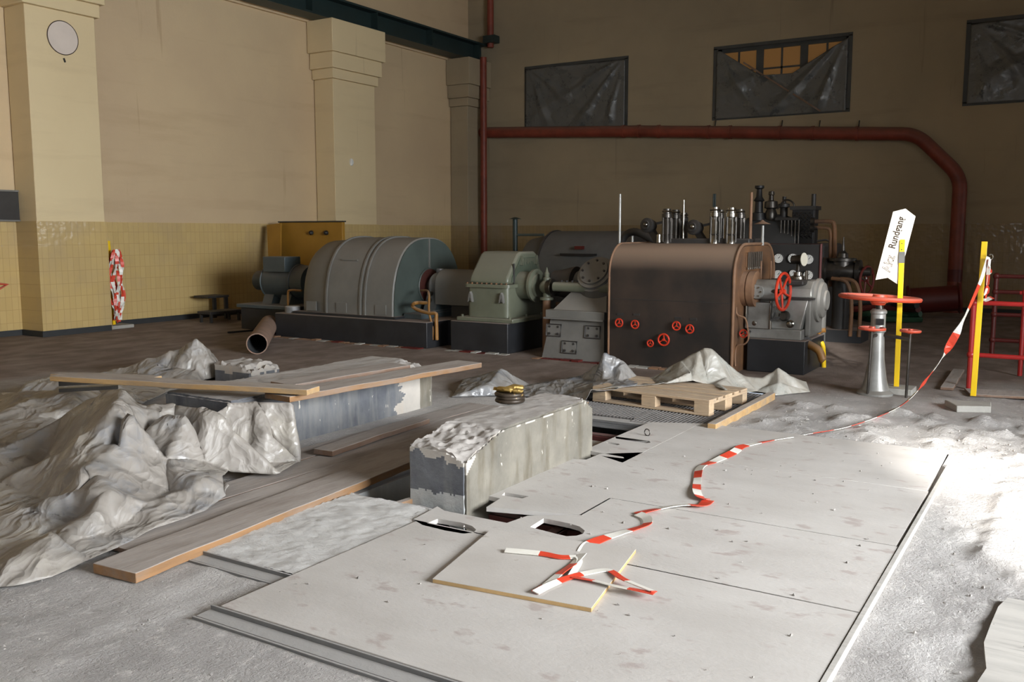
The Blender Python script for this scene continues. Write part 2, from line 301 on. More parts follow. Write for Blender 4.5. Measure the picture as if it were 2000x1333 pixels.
# ------------------------------------------------------------ mesh building
class MB:
    def __init__(s): s.v = []; s.f = []; s.m = []
    def add(s, vs, fs, mi=0):
        o = len(s.v); s.v += [Vector(p) for p in vs]; s.f += [[o + i for i in f] for f in fs]; s.m += [mi] * len(fs); return s
    def box(s, x0, x1, y0, y1, z0, z1, mi=0):
        v = [(x, y, z) for z in (z0, z1) for y in (y0, y1) for x in (x0, x1)]
        return s.add(v, [(0, 2, 3, 1), (4, 5, 7, 6), (0, 1, 5, 4), (2, 6, 7, 3), (0, 4, 6, 2), (1, 3, 7, 5)], mi)
    def hexa(s, p, mi=0):      # eight corners: bottom four then top four, same order round
        return s.add(p, [(3, 2, 1, 0), (4, 5, 6, 7), (0, 1, 5, 4), (1, 2, 6, 5), (2, 3, 7, 6), (3, 0, 4, 7)], mi)
    def bar(s, a, b, w, h, up=(0, 0, 1), mi=0):
        a = Vector(a); b = Vector(b); d = (b - a).normalized(); sd = d.cross(Vector(up)).normalized(); u = sd.cross(d)
        q = [(-w / 2, -h / 2), (w / 2, -h / 2), (w / 2, h / 2), (-w / 2, h / 2)]
        return s.hexa([a + sd * i + u * j for i, j in q] + [b + sd * i + u * j for i, j in q], mi)
    def rings(s, rings, closed=False, cap=True, mi=0):
        n = len(rings[0]); o = len(s.v)
        for r in rings: s.v += [Vector(p) for p in r]
        k = len(rings)
        for i in range(k if closed else k - 1):
            a = o + i * n; b = o + ((i + 1) % k) * n
            for j in range(n):
                s.f.append([a + j, a + (j + 1) % n, b + (j + 1) % n, b + j]); s.m.append(mi)
        if cap and not closed:
            s.f.append([o + j for j in range(n)][::-1]); s.m.append(mi)
            s.f.append([o + (k - 1) * n + j for j in range(n)]); s.m.append(mi)
        return s
    def cyl(s, a, b, r0, r1=None, n=20, cap=True, mi=0):
        return s.lathe(a, Vector(b) - Vector(a), [(0, r0), (1, r0 if r1 is None else r1)], n, cap, mi, rel=True)
    def lathe(s, o, ax, prof, n=24, cap=True, mi=0, rel=False):
        o = Vector(o); ax = Vector(ax); L = ax.length if rel else 1.0; d = ax.normalized()
        t = Vector((0, 0, 1)) if abs(d.z) < 0.9 else Vector((1, 0, 0)); u = d.cross(t).normalized(); w_ = d.cross(u)
        return s.rings([[o + d * (h * L) + (u * math.cos(2 * PI * k / n) + w_ * math.sin(2 * PI * k / n)) * r for k in range(n)] for h, r in prof], False, cap, mi)
    def tube(s, path, r, n=12, cap=True, mi=0):
        P = [Vector(p) for p in path]; R = []
        up = None
        for i, p in enumerate(P):
            d = (P[min(i + 1, len(P) - 1)] - P[max(i - 1, 0)]).normalized()
            if up is None: up = Vector((0, 0, 1)) if abs(d.z) < 0.9 else Vector((1, 0, 0))
            u = d.cross(up).normalized(); up = u.cross(d).normalized()
            rr = r[i] if isinstance(r, (list, tuple)) else r
            R.append([p + (u * math.cos(2 * PI * k / n) + up * math.sin(2 * PI * k / n)) * rr for k in range(n)])
        return s.rings(R, False, cap, mi)
    def torus(s, c, ax, R, r, n=36, k=10, mi=0):
        c = Vector(c); d = Vector(ax).normalized(); t = Vector((0, 0, 1)) if abs(d.z) < 0.9 else Vector((1, 0, 0))
        u = d.cross(t).normalized(); w_ = d.cross(u); rg = []
        for i in range(n):
            a = 2 * PI * i / n; q = u * math.cos(a) + w_ * math.sin(a)
            rg.append([c + q * (R + r * math.cos(2 * PI * j / k)) + d * (r * math.sin(2 * PI * j / k)) for j in range(k)])
        return s.rings(rg, True, False, mi)
    def sphere(s, c, r, n=16, k=10, sq=(1, 1, 1), mi=0):
        c = Vector(c)
        return s.rings([[c + Vector((r * math.sin(PI * i / k) * math.cos(2 * PI * j / n) * sq[0], r * math.sin(PI * i / k) * math.sin(2 * PI * j / n) * sq[1], -r * math.cos(PI * i / k) * sq[2])) for j in range(n)] for i in [0.02] + list(range(1, k)) + [k - 0.02]], False, True, mi)
    def prism(s, poly, a, b, plane='yz', mi=0):   # extrude a polygon along the remaining axis between a and b
        def P(p, t): return {'yz': (t, p[0], p[1]), 'xz': (p[0], t, p[1]), 'xy': (p[0], p[1], t)}[plane]
        n = len(poly); o = len(s.v)
        s.v += [Vector(P(p, a)) for p in poly] + [Vector(P(p, b)) for p in poly]
        for i in range(n): s.f.append([o + i, o + (i + 1) % n, o + n + (i + 1) % n, o + n + i]); s.m.append(mi)
        s.f.append([o + i for i in range(n)][::-1]); s.m.append(mi); s.f.append([o + n + i for i in range(n)]); s.m.append(mi)
        return s
    def slab(s, loops, z0, z1, mi=0):             # horizontal slab with holes; loops = [outer, hole, ...] of (x, y)
        L = [[Vector((p[0], p[1], 0)) for p in lp] for lp in loops]
        flat = [p for lp in L for p in lp]; tri = tessellate_polygon(L); n = len(flat); o = len(s.v)
        s.v += [Vector((p.x, p.y, z0)) for p in flat] + [Vector((p.x, p.y, z1)) for p in flat]
        for t in tri:
            s.f.append([o + t[0], o + t[1], o + t[2]]); s.f.append([o + n + t[2], o + n + t[1], o + n + t[0]]); s.m += [mi, mi]
        k = 0
        for lp in L:
            m = len(lp)
            for i in range(m):
                j = (i + 1) % m; s.f.append([o + k + i, o + k + j, o + n + k + j, o + n + k + i]); s.m.append(mi)
            k += m
        return s
    def build(s, name, mats, parent=None, bevel=0.0, smooth=True, jitter=0.0):
        if not isinstance(mats, (list, tuple)): mats = [mats]
        me = bpy.data.meshes.new(name)
        off = Vector((0, 0, 0)); p = parent
        while p is not None: off += p.location; p = p.parent
        me.from_pydata([tuple(v - off) for v in s.v], [], s.f)
        for m in mats: me.materials.append(MT[m] if isinstance(m, str) else m)
        me.polygons.foreach_set('material_index', s.m)
        bm = bmesh.new(); bm.from_mesh(me); bmesh.ops.recalc_face_normals(bm, faces=bm.faces); bm.to_mesh(me); bm.free()
        if smooth:
            me.polygons.foreach_set('use_smooth', [True] * len(me.polygons)); me.set_sharp_from_angle(angle=math.radians(35))
        me.update()
        o = bpy.data.objects.new(name, me); COL.objects.link(o); o.parent = parent
        if bevel > 0:
            bv = o.modifiers.new('bevel', 'BEVEL'); bv.width = bevel; bv.segments = 3; bv.limit_method = 'ANGLE'; bv.angle_limit = math.radians(40)
        return o

def tag(o, label=None, cat=None, group=None, kind=None):
    if label: o['label'] = label
    if cat: o['category'] = cat
    if group: o['group'] = group
    if kind: o['kind'] = kind
    return o
def thing(name, label, cat, loc=(0, 0, 0), group=None):
    o = bpy.data.objects.new(name, None); COL.objects.link(o); o.location = loc; o.empty_display_size = 0.1
    return tag(o, label, cat, group)
def struct(o, label=None): return tag(o, label, None, None, 'structure')
def copy_tree(o, parent=None):
    c = o.copy(); COL.objects.link(c); c.parent = parent
    for ch in list(o.children): copy_tree(ch, c)
    return c
def arc(cx, cz, rx, rz, a0, a1, n): return [(cx + rx * math.cos(math.radians(a0 + (a1 - a0) * i / n)), cz + rz * math.sin(math.radians(a0 + (a1 - a0) * i / n))) for i in range(n + 1)]
def rrect(x0, x1, z0, z1, r, n=5):
    return arc(x1 - r, z1 - r, r, r, 0, 90, n) + arc(x0 + r, z1 - r, r, r, 90, 180, n) + arc(x0 + r, z0 + r, r, r, 180, 270, n) + arc(x1 - r, z0 + r, r, r, 270, 360, n)
def smoothpath(pts, k=5):
    P = [Vector(p) for p in pts]; out = []
    for i in range(len(P) - 1):
        a = P[max(i - 1, 0)]; b = P[i]; c = P[i + 1]; d = P[min(i + 2, len(P) - 1)]
        for j in range(k):
            t = j / k; out.append(0.5 * ((2 * b) + (c - a) * t + (2 * a - 5 * b + 4 * c - d) * t * t + (3 * b - a - 3 * c + d) * t ** 3))
    return out + [P[-1]]
def handwheel(parent, name, c, ax, R, r, matn='red', spokes=3, hub=0.25, label=None, rot=0.0):
    c = Vector(c); d = Vector(ax).normalized(); t = Vector((0, 0, 1)) if abs(d.z) < 0.9 else Vector((1, 0, 0)); u = d.cross(t).normalized(); w_ = d.cross(u)
    m = MB().torus(c, d, R, r, 32, 8)
    for k in range(spokes):
        a = 2 * PI * k / spokes + rot; q = u * math.cos(a) + w_ * math.sin(a)
        m.tube([c - d * r, c + q * R * 0.5 - d * r * 0.6, c + q * R], r * 0.75, 8)
    m.cyl(c - d * r * 2.0, c + d * r * 1.4, R * hub, R * hub * 0.8, 14)
    o = m.build(name, matn, parent)
    if label: o['label'] = label
    return o
random.seed(7)
# ------------------------------------------------------------ hall shell
XL, XR, YF, YB, ZC = -14.0, 6.0, -3.0, 20.4, 9.0
HOLES = [(-3.0, -0.72, 2.55, 7.15), (-3.75, -3.0, 4.15, 7.15), (-3.95, -2.6, 7.15, 8.95)]
def in_hole(x, y): return any(a < x < b and c < y < d for a, b, c, d in HOLES)
def fz(x, y):
    n = noise.fractal(Vector((x * 1.1, y * 0.9, 0)), 1.0, 2.0, 5)
    z = 0.006 * n
    # chipped, broken-up screed on the right, shallow ruts
    if x > -0.66 and y > 2.0:
        k = min(1, (x + 0.66) / 0.25)
        r = noise.fractal(Vector((x * 5, y * 5, 3)), 0.9, 2.0, 6)
        z = -0.012 * k + 0.022 * k * max(-0.6, r)
        if 5.0 < y < 6.6 and -0.35 < x < 0.6: z += 0.012 * abs(noise.fractal(Vector((x * 9, y * 9, 9)), 0.8, 2, 5)) + 0.01
    if -2.5 < x < 2 and 7.18 < y < 8.6:
        z += 0.07 * min(1, (x + 2.5) * 3) * max(0, noise.fractal(Vector((x * 4, y * 4, 5)), 0.9, 2, 6)) * min(1, (y - 7.18) * 6)
    if x < -3.0 and y < 5:
        z += 0.010 * noise.fractal(Vector((x * 6, y * 2.5, 7)), 0.8, 2, 6)
    return z
def grid(m, xs, ys):
    idx = {}
    for i in range(len(xs) - 1):
        for j in range(len(ys) - 1):
            if in_hole((xs[i] + xs[i + 1]) / 2, (ys[j] + ys[j + 1]) / 2): continue
            f = []
            for a, b in ((i, j), (i + 1, j), (i + 1, j + 1), (i, j + 1)):
                if (a, b) not in idx:
                    idx[(a, b)] = len(m.v); m.v.append(Vector((xs[a], ys[b], min(fz(xs[a], ys[b]), 0.02 if not (xs[a] > -2.6 and 7.18 < ys[b] < 8.9) else .06))))
                f.append(idx[(a, b)])
            m.f.append(f); m.m.append(0)
def lin(a, b, st):
    n = max(1, round((b - a) / st)); return [a + (b - a) * i / n for i in range(n + 1)]
xs = lin(XL, -6.0, 0.5) + lin(-6.0, -3.95, 0.05)[1:] + lin(-3.95, -3.75, .05)[1:] + lin(-3.75, -3.0, .0417)[1:] + lin(-3.0, -2.6, .05)[1:] + lin(-2.6, -.72, .047)[1:] + lin(-.72, 1.2, .03)[1:] + lin(1.2, XR, 0.4)[1:]
ys = lin(YF, 1.0, 0.5) + lin(1.0, 2.55, 0.05)[1:] + lin(2.55, 4.15, .04)[1:] + lin(4.15, 7.15, .04)[1:] + lin(7.15, 8.95, .045)[1:] + lin(8.95, 10, .07)[1:] + lin(10, YB, 0.5)[1:]
m = MB(); grid(m, xs, ys); struct(m.build('floor', 'floor'), 'dusty uneven concrete floor of the machine hall')

m = MB()                                             # pit lining: walls and bottom of the channel under the cover boards
D = -0.75
m.box(-4.1, -0.57, 2.4, 9.1, D - 0.1, D)
m.box(-0.72, -0.60, 2.4, 7.3, D, -0.03); m.box(-3.0, -0.72, 2.40, 2.55, D, -0.03); m.box(-3.12, -3.0, 2.4, 4.15, D, -0.03)
m.box(-3.87, -3.0, 4.03, 4.15, D, -0.03); m.box(-3.87, -3.75, 4.15, 7.15, D, -0.03); m.box(-2.6, -0.6, 7.15, 7.3, D, -0.03)
m.box(-2.6, -2.48, 7.3, 9.05, D, -0.03); m.box(-4.07, -3.95, 7.15, 9.05, D, -0.03); m.box(-3.95, -2.6, 8.95, 9.07, D, -0.03)
struct(m.build('trim_1', 'pit', smooth=False), 'grey concrete lining of the open pit under the boards')

m = MB(); m.box(XL - 0.3, XL, YF - .3, YB + .3, -0.2, ZC); struct(m.build('wall_left', 'wall_l'), 'cream plastered left wall with brown water runs')
m = MB()
WIN = [(PY(1030, 135, YB), PY(1222, 113, YB), PY(1030, 252, YB)), ]
wins = [(-12.2, -9.46, 4.18, 5.7), (-7.24, -4.37, 4.16, 5.68), (-2.12, 0.75, 4.12, 5.66)]
xsb = [XL - .3] + [v for w_ in wins for v in w_[:2]] + [XR + .3]
for i in range(0, len(xsb), 2): m.box(xsb[i], xsb[i + 1], YB, YB + 0.35, -0.2, ZC)
for w_ in wins: m.box(w_[0], w_[1], YB, YB + .35, -0.2, w_[2]); m.box(w_[0], w_[1], YB, YB + .35, w_[3], ZC)
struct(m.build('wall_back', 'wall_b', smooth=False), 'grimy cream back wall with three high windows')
# right wall with a row of tall windows
m = MB(); m.box(XR, XR + .3, YF, 1.4, -0.2, ZC); m.box(XR, XR + .3, 6.6, YB, -0.2, ZC); m.box(XR, XR + .3, 1.4, 6.6, -.2, 1.5); m.box(XR, XR + .3, 1.4, 6.6, 4.3, ZC)
struct(m.build('wall_right', 'wall_l', smooth=False))
# wall behind the camera: an added opening for the fill lamp and two openings that let the sun in
m = MB(); Y0, Y1 = YF - .3, YF
SX0, SX1 = 3.6, 5.6
m.box(XL - .3, -5.2, Y0, Y1, -.2, ZC); m.box(2.2, SX0, Y0, Y1, -.2, ZC); m.box(-5.2, 2.2, Y0, Y1, 5.4, ZC); m.box(-5.2, 2.2, Y0, Y1, -.2, 1.8)
m.box(SX1, XR + .3, Y0, Y1, -.2, ZC); m.box(SX0, SX1, Y0, Y1, -.2, 3.12); m.box(SX0, SX1, Y0, Y1, 4.75, 6.72); m.box(SX0, SX1, Y0, Y1, 7.5, ZC); m.box(4.56, SX1, Y0, Y1, 6.72, 7.5); m.box(SX0, 4.1, Y0, Y1, 6.72, 7.5)
struct(m.build('wall_front', 'wall_l', smooth=False))
m = MB(); m.box(-5.2, 2.2, YF - .2, YF - .1, 1.8, 5.4); struct(m.build('sun_blocker_1', 'winfr', smooth=False))  # unseen panel added to keep the sun out of the wide opening
m = MB(); m.box(XL - .3, XR + .3, YF - .3, YB + .3, ZC, ZC + .2); struct(m.build('ceiling', 'wall_b'))

# tiled dado, black skirting, pilasters
TZ = 1.765
PIL = [(8.06, 9.2), (14.62, 15.95), (19.55, YB)]      # y extents of the pilasters on the left wall
XP = -13.45
m = MB(); m.box(XL, XL + 0.02, YF, YB, 0.0, TZ); struct(m.build('trim_2', 'tile_y'), 'yellow glazed tile dado of the left wall')
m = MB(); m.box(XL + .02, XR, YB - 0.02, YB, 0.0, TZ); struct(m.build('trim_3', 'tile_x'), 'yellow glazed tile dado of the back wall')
m = MB(); m.box(XL + .02, XL + .035, YF, YB - .02, 0.0, 0.09); struct(m.build('baseboard_left', 'dark'), 'black skirting along the left wall')
m = MB(); m.box(XL + .035, XR, YB - .035, YB - .02, 0.0, 0.09); struct(m.build('baseboard_back', 'dark'), 'black skirting along the back wall')
for n_, (ya, yb) in enumerate(PIL):
    m = MB(); top = 6.0
    ye = yb if n_ < 2 else YB - .02
    m.box(XL + .02, XP, ya, ye, 0, 4.78)
    e = 0.06
    m.box(XL + .02, XP + e, ya - e, min(ye + e, YB - .02), 4.78, 4.98); m.box(XL + .02, XP + 2 * e, ya - 2 * e, min(ye + 2 * e, YB - .02), 4.98, 5.3); m.box(XL + .02, XP + 3 * e, ya - 3 * e, min(ye + 3 * e, YB - .02), 5.3, 5.95)
    if n_ == 0: m = MB(); m.box(XL + .02, XP, ya, ye, 0, 4.95); m.box(XL + .02, XP + e, ya - e, ye + e, 4.95, 5.15); m.box(XL + .02, XP + 2 * e, ya - 2 * e, ye + 2 * e, 5.15, 5.95)
    p = struct(m.build('trim_%d' % (4 + n_), 'pil' if n_ < 2 else 'wall_b', bevel=0.012), ['pale yellow pilaster with the round disc at left', 'pale yellow pilaster with stepped capital behind the generator', 'far corner pilaster with shade put into its darker tone'][n_])  # corner pilaster: its shade is coloured in with darker plaster and tiles
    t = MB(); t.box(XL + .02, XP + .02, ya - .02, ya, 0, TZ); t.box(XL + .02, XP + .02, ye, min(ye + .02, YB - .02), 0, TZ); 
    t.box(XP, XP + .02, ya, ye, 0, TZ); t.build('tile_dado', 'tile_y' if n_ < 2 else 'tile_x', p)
    k = MB(); k.box(XL + .03, XP + .04, ya - .04, ya - .02, 0, .09); k.box(XP + .02, XP + .04, ya - .02, ye, 0, .09); k.build('skirting', 'dark', p)

# crane rail beam on the capitals
t = thing('crane_rail_beam', 'dark green steel crane rail girder running along the top of the left wall', 'steel beam', (-13.6, 6, 6.0))
m = MB(); y0, y1 = 3.0, 20.35
m.box(-13.80, -13.36, y0, y1, 5.95, 5.99); m.box(-13.60, -13.56, y0, y1, 5.99, 6.36); m.box(-13.80, -13.36, y0, y1, 6.36, 6.40)
m.build('girder', 'beam', t)
m = MB()
for y in lin(4, 20, 2.0): m.box(-13.56, -13.38, y, y + .02, 5.99, 6.36)
m.build('stiffener_plates', 'beam', t)
m = MB(); m.box(-13.61, -13.55, y0, y1, 6.40, 6.47); m.build('rail', 'dkiron', t)
m = MB(); m.box(XL, XL + .12, YF, YB, 5.98, 6.06); m.box(XL, XL + .07, YF, YB, 5.93, 5.98); struct(m.build('trim_7', 'wall_l'), 'thin plaster ledge under the crane rail on the left wall')

# windows with sheeting
for n_, (xa, xb, za, zb) in enumerate(wins):
    m = MB(); f = 0.09; y0 = YB + 0.10; y1 = YB + 0.17
    m.box(xa, xb, y0, y1, za, za + f); m.box(xa, xb, y0, y1, zb - f, zb); m.box(xa, xa + f, y0, y1, za, zb); m.box(xb - f, xb, y0, y1, za, zb)
    wd = xb - xa
    for k in (1, 2): m.box(xa + wd * k / 3 - .08, xa + wd * k / 3 + .08, y0, y1, za + f, zb - f)
    wo = struct(m.build('window_%d' % (n_ + 1), 'winfr', smooth=False), ['left high window covered with sheeting', 'middle high window with sagging sheeting and amber panes', 'right high window covered with sheeting'][n_])
    g = MB()
    for k in range(3): g.box(xa + wd * (2 * (k % 3) + 1) / 6 - .022, xa + wd * (2 * (k % 3) + 1) / 6 + .022, y0 + .02, y1 - .02, za + f, zb - f)
    for k in range(2): g.box(xa, xb, y0 + .02, y1 - .02, za + (zb - za) * (k + 1) / 3 - .02, za + (zb - za) * (k + 1) / 3 + .02)
    g.build('glazing_bars', 'winfr', wo, smooth=False)
    g = MB(); g.box(xa + .05, xb - .05, y0 + .03, y0 + .035, za + .05, zb - .05); g.build('glass_pane', 'amber', wo, smooth=False)
    h = MB(); h.box(xa - .06, xb + .06, YB - .02, YB + .0, za - .05, za + .02); h.box(xa - .06, xb + .06, YB - .02, YB, zb - .02, zb + .05)
    h.box(xa - .06, xa + .02, YB - .02, YB, za, zb); h.box(xb - .02, xb + .06, YB - .02, YB, za, zb); h.build('batten_frame', 'winfr', wo, smooth=False)
def film(name, label, xa, xb, za, zb, sag, seed, drop=0):
    m = MB(); NX, NZ = 90, 50; off = len(m.v)
    for j in range(NZ + 1):
        for i in range(NX + 1):
            u, v = i / NX, j / NZ
            top = zb - sag * min(1.0, max(0, (u - .03) / .33), (1.0 - u) / .40)
            x = xa + (xb - xa) * u; z = za + (top - za) * v
            # folds fan out of the top corners
            a = math.atan2((zb + .1 - z), max(0.02, (x - xa))); b = math.atan2((zb + .1 - z), max(0.02, (xb - x)))
            r1 = math.hypot(x - xa, zb - z); r2 = math.hypot(xb - x, zb - z)
            sh = lambda q: 1 - abs(((q / PI) % 2) - 1) * 2
            d = 0.09 * max(0, sh(a * 13 + seed + noise.noise(Vector((r1, seed, 0))))) * math.exp(-r1 * .8) * (r1 + .15) + 0.11 * max(0, sh(b * 15 + seed * 2 + noise.noise(Vector((r2, 3, seed))))) * math.exp(-r2 * .7) * (r2 + .15)
            d += 0.03 * noise.noise(Vector((x * 2.0 + seed, z * 2.2, seed))) + 0.015 * abs(noise.noise(Vector((x * 5, z * 3, seed))))
            e = min(u, 1 - u, v * .6, 1.0) * 8
            m.v.append(Vector((x, YB - 0.035 - abs(d) * min(1, e) - 0.004, z)))
    for j in range(NZ):
        for i in range(NX):
            a = j * (NX + 1) + i; m.f.append([a, a + 1, a + NX + 2, a + NX + 1]); m.m.append(0)
    o = m.build(name, 'wplast'); s = o.modifiers.new('solid', 'SOLIDIFY'); s.thickness = 0.003
    return tag(o, label, 'plastic sheet')
film('plastic_sheet', 'grey plastic sheet stretched over the left high window of the back wall', -12.22, -9.47, 4.05, 5.66, 0.0, 1.3)
film('plastic_sheet', 'grey plastic sheet sagging below the amber panes of the middle high window', -7.22, -4.39, 4.13, 5.62, 0.62, 2.1)
film('plastic_sheet', 'grey plastic sheet over the high window at the right edge', -2.10, 0.74, 4.10, 5.62, 0.0, 4.4)
m = MB(); m.bar(PY(1452, 122, YB - .10), PY(1602, 217, YB - .10), 0.035, 0.02, (0, 1, 0)); tag(m.build('wooden_lath', 'plankd'), 'thin wooden lath nailed slantwise across the sagging window sheeting', 'wooden lath')

# pipes
t = thing('overhead_pipe', 'long red-brown pipe along the back wall bending down to the floor at right', 'pipe', (-2.05, 20.1, 0))
yb = YB - 0.22
A = PY(921, 263, 20.18); A.x = -13.75
path = [Vector((-13.45, yb, 4.17)), Vector((-9, yb, 3.95)), PY(1790, 262, yb) + Vector((-.12, 0, .0))]
e1 = PY(1790, 262, yb); e2 = PY(1876, 345, yb); e3 = Vector((PY(1868, 500, yb).x, yb, 0.05))
def bend(a, b, c, r, n=8):
    u = (a - b).normalized(); v = (c - b).normalized(); p = b + u * r; q = b + v * r
    return [p * (1 - s) ** 2 + b * 2 * s * (1 - s) + q * s * s for s in [i / n for i in range(n + 1)]]
full = [Vector((-13.45, yb, 4.17)), Vector((-9, yb, 3.95))] + bend(Vector((-9, yb, 3.95)), e1, e2, .28) + bend(e1, e2, Vector((e2.x, yb, 0)), .28) + [Vector((e2.x, yb, .03))]
MB().tube(full, 0.135, 20).build('pipe_run', 'rpipe', t)
for x in (-9.4, -9.0, -8.5, -7.3, -6.8, -5.7, -5.0, -4.1):
    z = 3.95 + (e1.z - 3.95) * (x + 9) / (e1.x + 9) if x > -9 else 4.17 - .22 * (x + 13.45) / 4.45
    MB().cyl((x - .03, yb, z), (x + .03, yb, z), 0.15, n=20).build('collar', 'rpipe', t)
for x in (-7.2, -5.7, -4.9, -4.1):
    z = 3.95 + (e1.z - 3.95) * (x + 9) / (e1.x + 9)
    MB().cyl((x, yb + .1, z + .1), (x, yb + .18, z + .28), 0.012, n=6).build('hanger', 'dkiron', t)
m = MB(); m.lathe((e2.x, yb, 0.0), (0, 0, 1), [(0, .19), (.04, .19), (.05, .15), (.12, .145)], 20); m.build('floor_flange', 'rpipe', t)
m = MB(); m.cyl((e2.x, yb, .62), (e2.x, yb, .86), 0.137, n=20); m.build('paint_patch', 'reddk', t)
t = thing('drain_pipe', 'dark red vertical drain pipe in the far corner behind the gearbox', 'pipe', (-13.3, 19.2, 0))
dx, dy = PX(945, 400, -13.2).x, PX(945, 400, -13.2).y
MB().tube([(dx, dy, 0), (dx, dy, 6.0)], 0.085, 14).build('lower_pipe', 'rpipe', t)
q = PX(960, 50, -13.2); q.y = min(q.y, YB - .16); MB().tube([(-13.2, q.y, 6.3), (-13.2, q.y, 9.0)], 0.085, 14).build('upper_pipe', 'rpipe', t)
MB().box(-13.34, -13.0, q.y - .14, q.y + .12, 6.40, 6.58).build('bracket', 'beam', t)

# things on the left wall
t = thing('wall_disc', 'round faded pinkish disc high on the left pilaster', 'round plaque', (XP, 8.67, 4.5))
c = PX(123, 74, XP + .02)
MB().cyl((XP, c.y, c.z), (XP + .02, c.y, c.z), 0.25, n=48).build('disc', 'clock', t)
MB().torus((XP + .02, c.y, c.z), (1, 0, 0), 0.25, .006, 48, 6).build('rim', 'ink', t)
MB().bar((XP + .01, c.y, c.z - .30), (XP + .01, c.y + .02, c.z - .36), .02, .02, (1, 0, 0)).build('wire_stub', 'black', t)
t = thing('wall_vent', 'dark louvred vent box on the left wall at the picture edge', 'vent', (XL + .02, 7.2, 1.8))
m = MB(); a = PX(60, 430, XL + .1); m.box(XL + .02, XL + .10, 6.2, a.y, 1.78, 2.22); m.build('box', 'dkiron', t, bevel=.01)
m = MB()
m.box(XL + .10, XL + .12, 6.18, a.y + .02, 1.76, 1.785); m.box(XL + .10, XL + .12, 6.18, a.y + .02, 2.21, 2.235); m.box(XL + .10, XL + .12, a.y - .01, a.y + .02, 1.785, 2.21); m.build('edge_trim', 'grey', t)
t = thing('red_bracket', 'red metal bracket cut off by the left picture edge', 'red bracket', (-13, 4.5, .9))
a = PX(14, 556, -13.0); b = PX(-40, 552, -13.0); c = PX(-30, 580, -13.0)
MB().tube([b, a, c], .03, 10).build('bent_bar', 'redd', t)
MB().tube([Vector((-13, b.y, b.z)), Vector((-13, b.y, 0))], .03, 10).build('post', 'redd', t)
m = MB(); c = PX(686, 317, XP + .01); m.lathe((XP, c.y, c.z), (1, 0, 0), [(0, .06), (.03, .06), (.05, .04)], 14); m.v = [Vector((v.x, c.y + (v.y - c.y) * .8, c.z + (v.z - c.z) * 1.3)) for v in m.v]
m.build('cable_cap', 'white', bpy.data.objects['trim_5'])

# scrap leaning along the left wall
t = thing('work_bench', 'low dark steel trestle bench by the left wall', 'bench', (-13.3, 11.3, 0))
p = PX(370, 577, -13.75); z0 = 0.42
ya, yb_ = PX(370, 577, -13.6).y, PX(443, 577, -13.6).y
m = MB(); ya += .25; yb_ -= .12; m.box(-13.8, -13.4, ya, yb_, .40, .44); m.build('top', 'dkiron', t, bevel=.005)
for (x, y) in ((-13.76, ya + .45), (-13.44, ya + .45), (-13.76, yb_ - .06), (-13.44, yb_ - .06)): MB().box(x - .02, x + .02, y - .02, y + .02, 0, .40).build('leg', 'dkiron', t)
t = thing('step_stool', 'low dark step in front of the trestle bench by the left wall', 'step', (-13.1, 12, 0))
yc, yd = PX(407, 602, -13.0).y, PX(470, 600, -13.0).y
m = MB(); m.box(-13.3, -12.95, yc, yd, .15, .20); m.build('tread', 'dkiron', t, bevel=.005)
for (x, y) in ((-13.26, yc + .05), (-13.0, yc + .05), (-13.26, yd - .05), (-13.0, yd - .05)): MB().box(x - .02, x + .02, y - .02, y + .02, 0, .15).build('leg', 'dkiron', t)

t = thing('tape_pole', 'yellow pole wrapped in bundled red and white tape beside the left pilaster', 'barrier pole', (-13.75, 9.6, 0))
base = PX(222, 637, -13.7); top = PX(212, 471, -13.8)
MB().bar((-13.7, base.y, .05), (-13.82, top.y, top.z), .05, .05, (1, 0, 0)).build('pole', 'yellow', t)
MB().box(-13.85, -13.5, base.y - .25, base.y + .25, 0, .06).build('foot_slab', 'cblock', t, bevel=.01)
for k in range(12):
    m = MB(); pts = []; ax = random.uniform(-.05, .08); s0 = random.uniform(0, 6)
    n = 26
    for i in range(n):
        u = i / (n - 1); z = 1.28 - 1.15 * u
        w_ = .035 + .11 * math.sin(PI * min(1, u * 1.1)) ** .7
        pts.append(Vector((-13.62 + .05 * math.sin(s0 + u * 7), base.y + .02 + (k / 11 - .5) * 2 * w_ + .02 * math.sin(u * 9 + s0), z + (.04 * math.sin(s0)))))
    for i in range(n - 1):
        a, b = pts[i], pts[i + 1]; o_ = len(m.v); sd = Vector((.012 * math.sin(i + k), .024, 0)); th = Vector((.004, 0, 0))
        m.hexa([a - sd, a + sd, a + sd + th, a - sd + th, b - sd, b + sd, b + sd + th, b - sd + th], mi=int((u_ := (i + k * 3) // 4) % 2))
    m.build('tape_strand', ['tred', 'twhite'], t)

t = thing('switch_panel', 'ochre painted steel panel with two knobs standing behind the generator', 'panel', (-12.7, 13.0, 0))
q0, q1 = PY(545, 435, 13.0), PY(668, 435, 13.0)
MB().box(q0.x, q1.x, 13.0, 13.08, 0.0, q0.z).build('panel_sheet', 'ocrepanel', t, bevel=.01)
MB().box(q0.x - .02, q1.x + .02, 12.99, 13.09, q0.z, q0.z + .025).build('top_edge', 'dkiron', t)
for px in (609, 638): c = PY(px, 455, 12.98); MB().lathe(c, (0, -1, 0), [(0, .045), (.03, .045), (.06, .025)], 14).build('knob', 'black', t)
m = MB(); a, b = PY(521, 440, 12.9), PY(548, 436, 12.9); c, d = PY(552, 520, 12.7), PY(535, 520, 12.7)
dn = lambda p: Vector((p.x + (.25), p.y - .35, 0)); th = Vector((0, .03, 0))
m.hexa([dn(d), dn(c), dn(c) + th, dn(d) + th, a, b, b + th, a + th]); tag(m.build('leaning_sheet', 'ocrepanel'), 'narrow ochre steel sheet leaning beside the ochre panel', 'metal sheet')

